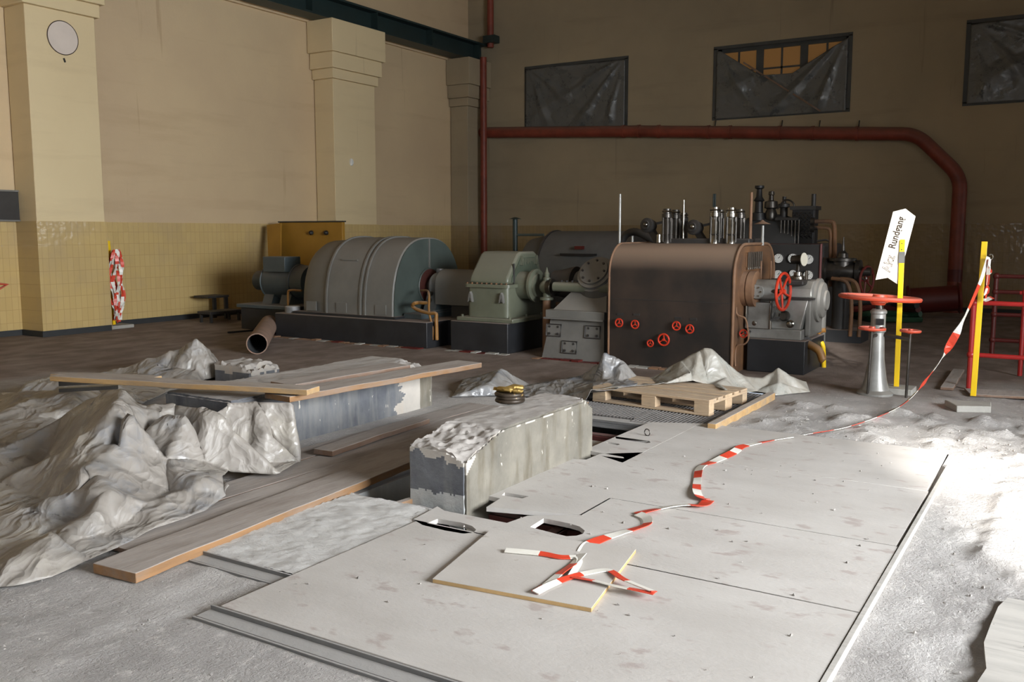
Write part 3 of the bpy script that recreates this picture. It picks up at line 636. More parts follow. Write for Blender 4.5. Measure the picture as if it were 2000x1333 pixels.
m = MB(); mr = random.Random(5)
for (x0, x1, y) in ((-10.5, -7.6, 9.90), (-7.25, -6.3, 10.0), (-5.85, -4.85, 9.96), (-4.8, -3.3, 9.9)):
    x = x0
    while x < x1:
        l = mr.uniform(.07, .16); h = mr.uniform(.004, .022); m.box(x, x + l, y - mr.uniform(.0, .05), y + .09, -.01, h, mr.choice((0, 0, 1, 2))); x += l + mr.uniform(.005, .04)
struct(m.build('trim_11', ['rustc', 'reddk', 'cblock'], smooth=False), 'broken brick edging on the floor along the foot of the machine plinths')
# ------------------------------------------------------------ first machine train
# exciter
EXC = (-11.55, 11.0)
t = thing('exciter_motor', 'small dusty blue-grey exciter motor with terminal box left of the big generator', 'motor', (-11.4, 11.0, 0))
ay = 11.0; L = PY(505, 550, ay).x; R_ = PY(612, 550, ay).x; az = .78
MB().box(L + .1, R_, 10.5, 11.5, 0, .36).build('plinth', 'plinth', t, bevel=.01)
MB().box(L + .05, R_ + .1, 10.45, 11.55, .36, .42).build('bedplate', 'blue', t, bevel=.01)
MB().lathe((L + .28, ay, az), (1, 0, 0), [(0, .20), (.03, .27), (.10, .29), (.62, .29), (.70, .26)], 28).build('stator', 'blue', t)
MB().lathe((L, ay, az), (1, 0, 0), [(0, .10), (.02, .165), (.16, .17), (.26, .14), (.30, .12)], 24).build('end_housing', 'blue', t)
MB().lathe((L + .97, ay, az), (1, 0, 0), [(0, .27), (.05, .285), (.28, .27)], 24).build('slip_ring_cover', 'blue', t)
MB().torus((L + .35, ay, az), (1, 0, 0), .29, .014).build('cooling_rib', 'blue', t)
MB().torus((L + .98, ay, az), (1, 0, 0), .28, .016).build('cooling_rib', 'blue', t)
MB().box(L + .48, L + .98, ay - .34, ay + .02, az + .17, az + .42).build('terminal_box', 'blue', t, bevel=.01)
for x in (L + .45, L + .85):
    MB().prism([(ay - .26, .42), (ay - .18, .62), (ay + .18, .62), (ay + .26, .42)], x - .1, x + .12).build('foot', 'blue', t)
MB().tube(smoothpath([(L + 1.2, 10.5, .30), (L + 1.2, 10.5, .62), (L + 1.26, 10.5, .68), (L + 1.5, 10.5, .68)]), .018, 8).build('conduit', 'ocre', t)

# generator
GX0, GX1, GY, GA = -10.12, -8.28, 10.98, 0.85
t = thing('generator', 'large dusty grey-green generator hood with rounded end on black plinth', 'generator', (-9.1, 11, 0))
m = MB(); m.box(-10.5, -7.58, 10.0, 11.95, 0, .365); m.build('plinth', 'plinth', t, bevel=.012)
m = MB(); m.box(-10.2, -8.2, 10.08, 11.88, .365, .40); m.build('foot_rail', 'plinth', t)
def archp(a, h, z0, e=.80, n=28):
    out = []
    for i in range(n + 1):
        th = PI * i / n; c = math.cos(th); s = math.sin(th)
        out.append((GY + a * math.copysign(abs(c) ** e, c), z0 + h * s ** e))
    return out
def archring(a, h, z0, x): return [Vector((x, y, z)) for y, z in archp(a, h, z0)]
MB().rings([archring(GA, 1.12, .40, GX0 + .55), archring(GA, 1.12, .40, GX1 - .015), archring(GA - .015, 1.105, .40, GX1)]).build('hood', 'hood', t)
MB().rings([archring(GA - .13, 1.0, .40, GX0 - .02), archring(GA - .05, 1.07, .40, GX0 + .12), archring(GA - .03, 1.09, .40, GX0 + .45), archring(GA - .01, 1.11, .40, GX0 + .555)]).build('hood_shoulder', 'hood', t)
for x in (GX0 + .56, GX1 - .62, GX1 - .53):
    MB().rings([archring(GA + .018, 1.14, .40, x), archring(GA + .018, 1.14, .40, x + .03)]).build('hood_rib', 'hood', t)
MB().rings([archring(GA - .02, 1.10, .40, GX1), archring(GA - .02, 1.10, .40, GX1 + .012)]).build('end_plate', 'hoodend', t)
MB().box(GX1 + .012, GX1 + .03, GY - .01, GY + .01, .95, 1.5).build('end_seam', 'hood', t)
MB().lathe((GX1 + .012, GY, .80), (1, 0, 0), [(0, .26), (.02, .26)], 36).build('shaft_opening', mat('dark_red_disc', (0.075, 0.02, 0.015), .6), t)
MB().torus((GX1 + .02, GY, .80), (1, 0, 0), .26, .015).build('opening_rim', 'hoodend', t)
MB().lathe((GX1 + .03, GY, .80), (1, 0, 0), [(0, .10), (.35, .10)], 20).build('shaft', 'castst', t)
MB().bar((-9.35, GY - .70, 1.19), (-9.05, GY - .70, 1.19), .02, .02, (0, 0, 1)).build('handle', 'hood', t)
for x in (-9.95, -9.35, -8.6): MB().box(x, x + .2, 10.12, 10.135, .42, .56).build('inspection_cover', 'hood', t)
MB().box(-8.22, -7.9, 10.3, 11.6, .365, .44).build('bedplate', 'blue', t, bevel=.01)
MB().lathe((-10.32, 10.2, .365), (0, 0, 1), [(0, .12), (.09, .12), (.10, .1)], 20).build('oil_tin', 'steel', t)

# pedestal bearing and coupling guard
t = thing('pedestal_bearing', 'blue-grey pedestal bearing between the generator and the gearbox', 'bearing', (-8.05, 10.98, 0))
BX = -8.06
MB().box(-7.6, -7.3, 10.5, 11.4, 0, .36).build('foundation', 'plinth', t)
MB().lathe((BX - .10, GY, .80), (1, 0, 0), [(0, .17), (.04, .20), (.18, .20), (.22, .17)], 24).build('bearing_cap', 'steel', t)
MB().prism([(GY - .30, .44), (GY - .18, .72), (GY + .18, .72), (GY + .30, .44)], BX - .10, BX + .12).build('pedestal', 'blue', t)
MB().box(BX - .14, BX + .14, GY - .36, GY + .36, .42, .47).build('foot', 'blue', t, bevel=.01)
MB().cyl((BX, GY, 1.0), (BX, GY, 1.06), .06).build('oil_cap', 'steel', t)
for z in (.70, .60): MB().cyl((BX - .02, GY - .2, z), (BX - .02, GY - .26, z), .035, n=10).build('oil_valve', 'chrome', t)
t = thing('coupling_guard', 'dusty grey half-round coupling guard left of the gearbox', 'machine guard', (-7.6, 10.98, 0))
a0, a1 = -7.97, -7.10
MB().prism(arc(GY, .86, .26, .20, 0, 180, 12) + [(GY - .26, .55), (GY + .26, .55)], a0, a1).build('cover', 'hood', t, bevel=.008)
MB().prism([(GY - .2, .0), (GY + .2, .0), (GY + .2, .55), (GY - .2, .55)], a0 + .25, a1).build('pedestal', 'dkiron', t)
MB().cyl((a1 - .1, GY, .82), (a1 + .12, GY, .82), .06).build('shaft', 'castst', t)
t = thing('oil_pipe', 'ochre oil pipes looping down beside the generator plinth', 'pipe', (-7.7, 10.2, 0))
P = lambda x, y, Y=10.15: PY(x, y, Y)
MB().tube(smoothpath([P(832, 592, 10.5), P(812, 592), P(806, 598), P(815, 605), P(838, 612), P(851, 613), P(852, 625), P(853, 658), P(853, 664)]), .026, 10).build('thick_pipe', 'ocre', t)
MB().tube(smoothpath([P(822, 568, 10.5), P(834, 568, 10.3), P(838, 578), P(838, 610), P(845, 640), P(845, 664)]), .016, 8).build('thin_pipe', 'ocre', t)
MB().cyl(PZ(850, 672) + Vector((0, 0, 0)), PZ(850, 672) + Vector((0, 0, .10)), .07, .05, 12).build('floor_valve', 'dkiron', t)

# gearbox
t = thing('gearbox', 'sage green gearbox with sloped dusty hood on a black plinth', 'gearbox', (-6.7, 10.8, 0))
MB().box(-7.25, -6.33, 10.1, 11.45, 0, .405).build('plinth', 'plinth', t, bevel=.012)
MB().box(-7.17, -6.27, 10.13, 11.35, .405, .46).build('base_flange', 'gear', t, bevel=.012)
q = [(-7.08, 10.25), (-6.42, 10.25), (-6.42, 11.2), (-7.08, 11.2)]
def rbox(name, x0, x1, y0, y1, z0, z1, r, mt, par):
    return MB().prism([(a, b) for a, b in rrect(x0, x1, y0, y1, r)], z0, z1, 'xy').build(name, mt, par)
rbox('lower_housing', -7.08, -6.42, 10.25, 11.2, .46, .86, .07, 'gear', t)
rbox('joint_flange', -7.12, -6.38, 10.21, 11.24, .86, .905, .08, 'gear', t)
prof = [(10.27, .905), (10.29, 1.0), (10.55, 1.30), (10.62, 1.335), (10.98, 1.335), (11.05, 1.30), (11.18, 1.05), (11.18, .905)]
hd = MB().prism(prof, -7.06, -6.44).build('upper_hood', 'gear', t, bevel=.035)
MB().prism([(10.36, .93), (10.38, 1.0), (10.60, 1.255), (10.97, 1.255), (11.08, 1.05), (11.08, .93)], -6.445, -6.43).build('recessed_end_panel', 'geard', t)
m = MB()
for i in range(14):
    y = 10.62 + i * .026; l = random.uniform(.03, .09); m.box(-6.432, -6.420, y, y + .014, 1.235 - l, 1.245)
m.build('dust_drips', 'gear', t, smooth=False)
for y in (10.60, 11.0): MB().prism([(y - .03, 1.16), (y, 1.28), (y + .03, 1.16), (y + .015, 1.15), (y, 1.22), (y - .015, 1.15)], -6.43, -6.40).build('lifting_lug', 'gear', t)
for x in (-7.0, -6.5): MB().prism([(x - .035, .66), (x - .02, .76), (x, .80), (x + .02, .76), (x + .035, .66), (x + .01, .68), (x, .73), (x - .01, .68)], 10.20, 10.25, 'xz').build('lifting_lug', 'grey', t)
MB().lathe((-6.44, 10.62, .885), (1, 0, 0), [(0, .185), (.20, .185), (.21, .22), (.25, .225), (.255, .16), (.28, .155)], 30).build('bearing_housing', 'gear', t)
MB().lathe((-6.44, 10.95, .82), (1, 0, 0), [(0, .15), (.12, .15), (.13, .17), (.16, .17)], 26).build('bearing_housing', 'geard', t)
for x, y in ((-7.1, 10.17), (-6.34, 10.17), (-6.34, 10.6), (-6.34, 11.0), (-7.1, 11.3)): MB().cyl((x, y, .46), (x, y, .49), .018, n=8).build('bolt', 'gear', t)
for k in range(9): MB().cyl((-7.06 + k * .078, 10.235, .905), (-7.06 + k * .078, 10.235, .925), .014, n=6).build('flange_bolt', 'rust', t)
MB().cyl((-6.43, 10.42, .92), (-6.43, 10.42, 1.18), .012, n=8).build('oil_level_tube', 'dkiron', t)
t = thing('vent_post', 'thin dark green vent pipe with flat cap and side arm behind the gearbox', 'vent pipe', (-9.0, 13.2, 0))
a, b = PY(1007, 492, 13.2), PY(1006, 428, 13.2)
MB().cyl((a.x, 13.2, 0), b, .042, n=14).build('pipe', 'beam', t); MB().cyl(b, b + Vector((0, 0, .03)), .11, .02, 16).build('cap', 'beam', t)
MB().cyl(PY(1010, 459, 13.2), PY(1062, 459, 13.2), .022, n=10).build('side_arm', 'hoodend', t)

# small oil pump right of the gearbox
t = thing('oil_pump', 'small greenish oil pump on a rusty riser between gearbox and steam casing', 'pump', (-6.0, 10.5, 0))
c = PY(1068, 561, 10.5)
MB().sphere(c, .095, sq=(1.1, 1, 1)).build('body', 'gear', t); MB().lathe(c + Vector((.02, 0, 0)), (1, 0, 0), [(0, .10), (.04, .11), (.08, .11), (.10, .08), (.16, .07)], 18).build('flange', 'castst', t)
MB().lathe(c + Vector((0, 0, .08)), (0, 0, 1), [(0, .05), (.04, .05), (.05, .03), (.10, .035), (.12, .02), (.18, .004)], 12).build('relief_cap', 'gear', t)
MB().lathe(c - Vector((0, 0, .17)), (0, 0, 1), [(0, .09), (.03, .09), (.04, .05), (.1, .05)], 18).build('lower_flange', 'gear', t)
MB().cyl((c.x, c.y, 0.0), (c.x, c.y, c.z - .17), .055, n=16).build('riser_pipe', 'rustc', t); MB().cyl((c.x + .12, c.y + .1, 0), (c.x + .12, c.y + .1, c.z - .2), .035, n=12).build('riser_pipe', 'rust', t)
MB().torus(c + Vector((.09, 0, 0)), (1, 0, 0), .10, .012, 20, 6).build('ring', 'chrome', t)

# exhaust casing
t = thing('exhaust_casing', 'grey steam exhaust casing with flared skirt and three small hatches', 'casing', (-5.4, 10.4, 0))
MB().hexa([Vector((-5.80, 10.08, 0)), Vector((-4.92, 10.08, 0)), Vector((-4.92, 11.3, 0)), Vector((-5.80, 11.3, 0)),
           Vector((-5.70, 10.14, .52)), Vector((-4.95, 10.14, .52)), Vector((-4.95, 11.2, .52)), Vector((-5.70, 11.2, .52))]).build('flared_skirt', 'grey', t)
MB().box(-5.75, -4.92, 10.08, 11.25, .52, .62).build('rim_band', 'hood', t, bevel=.008)
MB().box(-5.77, -4.92, 10.06, 11.27, .505, .525).build('rim_lip', 'grey', t)
MB().hexa([Vector((-5.68, 10.16, .62)), Vector((-4.93, 10.16, .62)), Vector((-4.93, 11.1, .62)), Vector((-5.68, 11.1, .62)),
           Vector((-5.52, 10.35, .84)), Vector((-5.02, 10.35, .84)), Vector((-5.02, 11.0, .84)), Vector((-5.52, 11.0, .84))]).build('neck', 'grey', t)
MB().prism(rrect(10.25, 11.2, .84, .96, .055), -5.75, -4.82).build('casing_flange', 'gear', t)
for k in range(11): MB().cyl((-5.66 + k * .078, 10.34, .955), (-5.66 + k * .078, 10.34, .985), .017, n=8).build('bolt', 'gold' if k in (5, 7) else 'dkiron', t)
MB().lathe((-5.95, 10.7, .92), (1, 0, 0), [(0, .17), (.1, .18), (.25, .22), (.32, .23)], 26).build('gland_housing', 'dkiron', t)
MB().lathe((-5.72, 10.75, .92), (1, 0, 0), [(0, .14), (.2, .20), (.4, .30), (.9, .34)], 26).build('casing_body', 'grey', t)
ec = PY(1161, 532, 10.35); ed = Vector((-.05, -.75, .55)).normalized()
MB().lathe(ec + ed * -.45, ed, [(0, .38), (.25, .33), (.38, .26), (.40, .26), (.405, .235), (.45, .235)], 34).build('elbow', 'grey', t)
MB().lathe(ec, ed, [(0, .19), (.03, .19)], 34).build('round_cover', 'hood', t)
uu = ed.cross(Vector((0, 0, 1))).normalized(); vv = uu.cross(ed)
for k in range(8): p = ec + ed * .03 + (uu * math.cos(k * PI / 4) + vv * math.sin(k * PI / 4)) * .155; MB().cyl(p, p + ed * .018, .015, n=8).build('cover_bolt', 'dkiron', t)
MB().torus(ec - ed * .03, ed, .22, .018).build('cover_seal', 'steel', t)
def slope(x, z): return Vector((x, 10.08 + .06 * z / .52, z))
for (px, py) in ((1082, 645), (1158, 649), (1114, 678)):
    q = PY(px, py, 10.12); sx, sz = .105, .075
    m = MB(); cs = [slope(q.x + a * sx, q.z + b * sz) - Vector((0, .012, 0)) for a, b in ((-1, -1), (1, -1), (1, 1), (-1, 1))]
    m.tube(cs + [cs[0]], .008, 6, False); h = m.build('hatch_frame', 'dkiron', t)
    MB().bar(slope(q.x - sx + .01, q.z) - Vector((0, .004, 0)), slope(q.x + sx - .01, q.z) - Vector((0, .004, 0)), .012, 2 * sz - .02, (0, 0, 1)).build('hatch_plate', 'grey', h)
    for a in (-1, 1):
        for b in (-1, 1):
            s_ = slope(q.x + a * .06, q.z + b * .045) - Vector((0, .02, 0)); MB().cyl(s_, s_ + Vector((0, .03, 0)), .016, n=8).build('hatch_nut', 'dkiron', h)

# turbine
TX0, TX1, TY0, TY1, TH = -4.82, -3.28, 10.0, 11.55, 1.46
t = thing('steam_turbine', 'dark brown sheet-metal turbine housing with rounded top and six red handwheels', 'turbine', (-4.0, 10.8, 0))
r = .36
prof = [(TY0, 0)] + [(TY0 + r - r * math.cos(a), TH - r + r * math.sin(a)) for a in [PI / 2 * i / 8 for i in range(9)]] + [(TY1 - r + r * math.sin(a), TH - r + r * math.cos(a)) for a in [PI / 2 * i / 8 for i in range(9)]] + [(TY1, 0)]
MB().prism(prof, TX0, TX1 - .012).build('housing', 'turb', t)
rim = [Vector((TX1, y, z)) for y, z in prof]
MB().tube(rim, .018, 8).build('edge_trim', 'rustc', t)
MB().tube([Vector((TX0, y, z)) for y, z in prof], .014, 8).build('edge_trim', 'rustc', t)
MB().prism([(y * .98 + TY0 * .0 + .216, z * .985) for y, z in prof], TX1 - .012, TX1 + .006).build('end_panel', 'rust', t)
m = MB(); m.box(TX0 + .02, TX1 - .03, TY0 - .004, TY0, .80, .806); m.build('seam', 'dkiron', t)
for (px, py, r_) in ((1209, 631, .047), (1240, 634, .047), (1321, 637, .047), (1347, 643, .047), (1296, 664, .066), (1270, 671, .037)):
    c = PY(px, py, TY0 - .05); h = handwheel(t, 'handwheel', c, (0, -1, 0), r_, .009 if r_ < .06 else .011, rot=.5)
    MB().cyl(c, (c.x, TY0, c.z), .012, n=8).build('stem', 'castst', h)
for (px, py) in ((1211, 614), (1243, 615), (1324, 622), (1354, 624)):
    c = PY(px, py, TY0 - .008); MB().box(c.x - .042, c.x + .042, TY0 - .008, TY0, c.z - .014, c.z + .014).build('name_plate', 'dkiron', t)
def onTop(x): return Vector((x, TY0 + .75, TH))
for (px, ptop, rr, mt) in ((1210, 379, .018, 'silver'), (1334, 391, .016, 'chrome'), (1465, 376, .020, 'rustc'), (1270 - 35, 461, .02, 'silver'), (1489, 441, .022, 'silver')):
    b = PY(px, 470, 11.0); tp = PY(px + 1, ptop, 11.0)
    MB().lathe((b.x, 11.0, TH - .02), (0, 0, 1), [(0, rr), (tp.z - TH - .1, rr * .9), (tp.z - TH - .08, rr * .9), (tp.z - TH + .02, rr * .8)], 12).build('vertical_rod', mt, t)
c = PY(1489, 438, 11.0); MB().lathe(c, (0, 0, 1), [(0, .10), (.03, .03), (.05, .01)], 16).build('rod_cap', 'rustc', t)
def valvecyl(px, ptop, pbot, wpx, y, mt='castst'):
    a, b = PY(px, pbot, y), PY(px, ptop, y); R1 = wpx / 168.0 / 2; h = b.z - (TH - .03); o_ = Vector((b.x, y, TH - .03))
    g = MB().lathe(o_, (0, 0, 1), [(0, R1 * 1.05), (h * .16, R1 * 1.05), (h * .18, R1 * .95), (h * .62, R1 * .95), (h * .66, R1 * .8), (h * .74, R1 * .8), (h * .76, R1 * 1.25), (h * .86, R1 * 1.25), (h * .87, R1), (h, R1 * .95)], 20).build('valve_cylinder', mt, t)
    MB().torus(o_ + Vector((0, 0, h * .30)), (0, 0, 1), R1 * 1.02, .008, 20, 6).build('band', 'castst', g)
    MB().torus(o_ + Vector((0, 0, h * .93)), (0, 0, 1), R1 * 1.0, .012, 20, 6).build('collar', 'chrome', g)
    m = MB()
    for k in range(6): q = o_ + Vector((R1 * 1.1 * math.cos(k * PI / 3), R1 * 1.1 * math.sin(k * PI / 3), 0)); m.cyl(q + Vector((0, 0, h * .1)), q + Vector((0, 0, h * .8)), .008, n=6)
    m.build('tie_rods', 'castst', g)
for a in ((1303, 408, 474, 17, 10.9), (1320, 410, 474, 17, 11.1), (1336, 416, 474, 15, 11.35), (1397, 405, 474, 18, 10.9, 'chrome'), (1408, 410, 474, 12, 11.3), (1429, 406, 474, 19, 10.9, 'chrome'), (1446, 409, 474, 17, 11.25)): valvecyl(*a)
for (px, py) in ((1268, 442), (1359, 446)):
    c = PY(px, py, 10.95); MB().lathe(c + Vector((0, .10, 0)), (-.25, -1, .1), [(0, .075), (.1, .095), (.13, .095), (.14, .06), (.16, .055)], 20).build('governor_drum', 'dkiron', t)
    MB().sphere(c + Vector((-.02, -.06, .02)), .032).build('boss', 'chrome', t)
    MB().bar(c + Vector((0, .08, -.05)), (c.x + .12, 11.0, TH - .02), .06, .08).build('drum_bracket', 'dkiron', t)
    MB().bar(c + Vector((.05, .08, .03)), c + Vector((.22, .12, .07)), .03, .03).build('linkage', 'dkiron', t)
c = PY(1287, 455, 10.8); MB().lathe((c.x, 10.8, TH - .02), (0, 0, 1), [(0, .05), (.02, .05), (.03, .03), (.13, .03), (.135, .022)], 14).build('oil_cup', 'chrome', t)
c = PY(1236, 455, 11.3); MB().tube(arc_ if False else smoothpath([(c.x - .18, 11.3, TH - .05), (c.x - .1, 11.3, TH + .1), (c.x + .05, 11.3, TH + .14), (c.x + .25, 11.3, TH + .05), (c.x + .35, 11.3, TH - .05)]), .05, 12).build('steam_bend', 'dkiron', t)
MB().box(-4.5, -3.4, 10.9, 11.4, TH - .03, TH + .06).build('valve_chest', 'dkiron', t, bevel=.015)
c = PX(1448, 565, TX1)
MB().lathe((TX1, c.y + .1, c.z), (1, 0, 0), [(0, .20), (.06, .20), (.062, .19), (.075, .19), (.077, .205), (.15, .205), (.16, .12)], 36).build('rusty_flange', 'rustc', t)
FLY, FLZ = c.y + .1, c.z
g = MB().box(TX1 + .006, TX1 + .02, 10.35, 10.95, 1.20, 1.36).build('sight_glass_rack', 'rust', t)
m = MB()
for k in range(8): MB().cyl((TX1 + .035, 10.4 + k * .072, 1.19), (TX1 + .035, 10.4 + k * .072, 1.37), .010, n=8).build('sight_glass', 'glass', g)
for k in range(8): m.cyl((TX1 + .035, 10.4 + k * .072, 1.17), (TX1 + .035, 10.4 + k * .072, 1.19), .014, n=8)
m.build('glass_sockets', 'chrome', g)

# governor / control block in front of the turbine end
t = thing('governor_block', 'silver-grey governor block with big red handwheel on a black base', 'machine block', (-2.9, 10.8, 0))
MB().box(-3.22, -2.56, 10.35, 11.25, 0, .385).build('plinth', 'plinth', t, bevel=.012)
MB().box(-3.24, -2.62, 10.40, 11.15, .385, .50).build('base_flange', 'silver', t, bevel=.01)
MB().hexa([Vector((-3.22, 10.43, .50)), Vector((-2.64, 10.43, .50)), Vector((-2.64, 11.1, .50)), Vector((-3.22, 11.1, .50)),
           Vector((-3.12, 10.50, .84)), Vector((-2.58, 10.50, .84)), Vector((-2.58, 11.05, .84)), Vector((-3.12, 11.05, .84))]).build('body', 'silver', t, bevel=.01)
MB().box(-2.90, -2.52, 10.46, 11.06, .84, .86).build('joint', 'dkiron', t)
MB().prism([(10.48, .86), (10.50, .96), (10.60, 1.05), (10.95, 1.05), (11.05, .96), (11.05, .86)], -3.05, -2.54).build('upper_body', 'silver', t, bevel=.02)
MB().lathe((-2.56, 10.82, .82), (1, 0, 0), [(0, .25), (.04, .25), (.05, .21), (.08, .20), (.10, .12), (.12, .11)], 34).build('end_cover', 'grey', t)
MB().box(-2.62, -2.55, 10.52, 11.08, .42, .95).build('end_plate', 'grey', t, bevel=.02)
MB().cyl((TX1 + .1, FLY, FLZ + .02), (-3.10, FLY, FLZ), .07).build('shaft_sleeve', 'rustc', t)
gc = PY(1475, 566, 10.30)
MB().lathe((-3.17, 10.38, gc.z), (1, 0, 0), [(0, .115), (.30, .115), (.31, .10), (.36, .10)], 26).build('servo_cylinder', 'silver', t)
MB().lathe((-3.17 + .07, 10.38, gc.z - .02), (0, -1, 0), [(0, .085), (.11, .085), (.13, .08)], 20).build('servo_cap', 'silver', t)
for k in range(6): q = Vector((-3.10 + .055 * math.cos(k * PI / 3), 10.25, gc.z - .02 + .055 * math.sin(k * PI / 3))); MB().cyl(q, q + Vector((0, -.012, 0)), .010, n=6).build('cap_bolt', 'chrome', t)
MB().box(-3.10, -2.62, 10.42, 10.8, gc.z + .05, gc.z + .11).build('top_cover', 'dkiron', t, bevel=.02)
h = handwheel(t, 'large_handwheel', PY(1530, 570, 10.25), (1, -.12, 0), .205, .017, 'red', 5, .16, 'large red handwheel', rot=.3)
wc = PY(1530, 570, 10.25)
MB().cyl(wc, (wc.x - .35, 10.36, wc.z), .028, n=12).build('wheel_shaft', 'castst', h)
MB().prism([(10.36, .50), (10.36, .80), (10.46, .80), (10.46, .50)], -3.24, -2.96).build('bracket_leg', 'silver', t, bevel=.01)
MB().hexa([Vector((-3.20, 10.37, .50)), Vector((-2.99, 10.37, .50)), Vector((-2.99, 10.44, .50)), Vector((-3.20, 10.44, .50)), Vector((-3.22, 10.34, .80)), Vector((-2.90, 10.34, .80)), Vector((-2.90, 10.44, .80)), Vector((-3.22, 10.44, .80))]).build('web', 'silver', t)
for x in (-3.24, -2.96): MB().cyl((x, 10.36, .50), (x, 10.36, .82), .018, n=10).build('strut', 'chrome', t)
for (px, py) in ((1476, 631), (1544, 633)): MB().lathe(PY(px, py, 10.42), (0, -1, 0), [(0, .045), (.02, .045), (.03, .03), (.06, .028), (.065, .01)], 18).build('round_plug', 'chrome', t)
a, b, c, d = PY(1530, 618, 10.36), PY(1505, 626, 10.33), PY(1508, 588, 10.33), PY(1513, 598, 10.33)
MB().lathe(a + Vector((0, .06, 0)), (0, -1, 0), [(0, .06), (.05, .06), (.08, .04)], 18).build('lever_pivot', 'castst', t)
MB().bar(a, b, .02, .025).build('lever', 'dkiron', t); MB().bar(b, c, .012, .015, (0, 1, 0)).build('link_rod', 'dkiron', t); MB().bar(a, d, .012, .015, (0, 1, 0)).build('link_rod', 'chrome', t)
for px in (1487, 1506): q = PY(px, 510, 10.5); MB().cyl((q.x, 10.5, gc.z + .1), q, .011, n=8).build('guide_rod', 'rustc', t)
# tachometer on its stalk
c = PY(1563, 508, 10.75)
MB().cyl((c.x - .02, 10.75, 1.08), (c.x - .02, 10.75, c.z - .05), .022, n=12).build('gauge_stalk', 'castst', t)
MB().lathe((c.x - .02, 10.75, 1.04), (0, 0, 1), [(0, .09), (.05, .08), (.06, .05), (.10, .045)], 18).build('gauge_pedestal', 'chrome', t)
MB().cyl((c.x + .09, 10.7, 1.02), (c.x + .09, 10.7, 1.16), .018, n=10).build('oil_filler', 'chrome', t)
g = MB().lathe(c + Vector((-.09, 0, 0)), (1, -.25, .05), [(0, .048), (.12, .055), (.13, .075), (.145, .078)], 26).build('tachometer', 'castst', t)
MB().lathe(c + Vector((-.09, 0, 0)) + Vector((1, -.25, .05)).normalized() * .145, (1, -.25, .05), [(0, .078), (.006, .076)], 26).build('tachometer_face', 'cream', g)
# small valve and copper lines at the turbine corner
q = PY(1452, 652, 10.15); h = handwheel(t, 'handwheel', q, (0.1, -1, 0), .042, .008, rot=.5); MB().cyl(q, q + Vector((0, .25, 0)), .014, n=8).build('stem', 'castst', h)
MB().tube(smoothpath([PY(1438, 600, 10.1), PY(1440, 615, 10.1), PY(1455, 622, 10.1), PY(1460, 640, 10.12), PY(1462, 660, 10.1), PY(1455, 672, 10.1), PY(1440, 676, 10.1), PY(1436, 690, 10.1), PY(1436, 716, 10.05)]), .010, 8).build('copper_line', 'rustc', t)
MB().tube(smoothpath([PY(1566, 668, 10.6), PY(1585, 676, 10.5), PY(1600, 686, 10.45), PY(1606, 702, 10.45), PY(1609, 706, 10.45)]), .045, 12).build('elbow_pipe', 'ocre', t)
MB().cyl(PY(1560, 664, 10.7), PY(1574, 671, 10.55), .075, n=16).build('pipe_flange', 'dkiron', t)

t = thing('cable_conduit', 'ochre bent pipes standing on the floor right of the governor block', 'pipe', (-2.5, 11.3, 0))
MB().tube(smoothpath([PY(1612, 645, 11.2), PY(1600, 648, 11.2), PY(1595, 662, 11.2), PY(1598, 680, 11.2), Vector((PY(1600, 684, 11.2).x, 11.2, 0.0))]), .03, 10).build('bend', 'ocre', t)
MB().tube(smoothpath([PY(1604, 668, 11.1), PY(1608, 680, 11.1), Vector((PY(1610, 695, 11.1).x, 11.1, 0))]), .025, 10).build('stub', 'yellow', t)
q = PY(1600, 600, 11.4); MB().cyl((q.x, 11.4, .0), (q.x, 11.4, .82), .085, n=20).build('insulated_column', 'grey', t)
MB().sphere((q.x + .02, 11.4, .86), .05).build('column_cap', 'cream', t)

# ------------------------------------------------------------ second train, in the dark behind
t = thing('gauge_panel', 'dark gauge board with white round dials behind the governor block', 'gauge panel', (-3.3, 12.6, 0))
MB().box(PY(1500, 500, 12.6).x, PY(1603, 500, 12.6).x, 12.6, 12.72, 0.05, 1.44).build('board', 'dkiron', t, bevel=.01)
q0, q1 = PY(1500, 500, 12.6).x, PY(1603, 500, 12.6).x
MB().tube([(q0, 12.6, .05), (q0, 12.6, 1.44), (q1, 12.6, 1.44), (q1, 12.6, .05)], .018, 8).build('board_frame', 'oxide', t)
for (px, py, r_) in ((1521, 505, .062), (1549, 505, .062), (1580, 507, .062), (1520, 537, .062), (1549, 534, .045), (1579, 538, .062)):
    c = PY(px, py, 12.585); g = MB().lathe(c + Vector((0, .03, 0)), (0, -1, 0), [(0, r_ * 1.12), (.045, r_ * 1.12), (.05, r_ * 1.02)], 24).build('gauge', 'dkiron', t)
    MB().lathe(c + Vector((0, -.02, 0)), (0, -1, 0), [(0, r_), (.004, r_)], 24).build('dial_face', 'white', g)
    m = MB(); m.bar(c + Vector((0, -.027, 0)), c + Vector((r_ * .4, -.027, r_ * .45)), .006, .004, (0, 1, 0))
    for k in range(9): a = math.radians(-40 + k * 32.5); m.bar(c + Vector((r_ * .7 * math.cos(a), -.026, r_ * .7 * math.sin(a))), c + Vector((r_ * .88 * math.cos(a), -.026, r_ * .88 * math.sin(a))), .005, .003, (0, 1, 0))
    m.build('needle_and_scale', 'black', g)

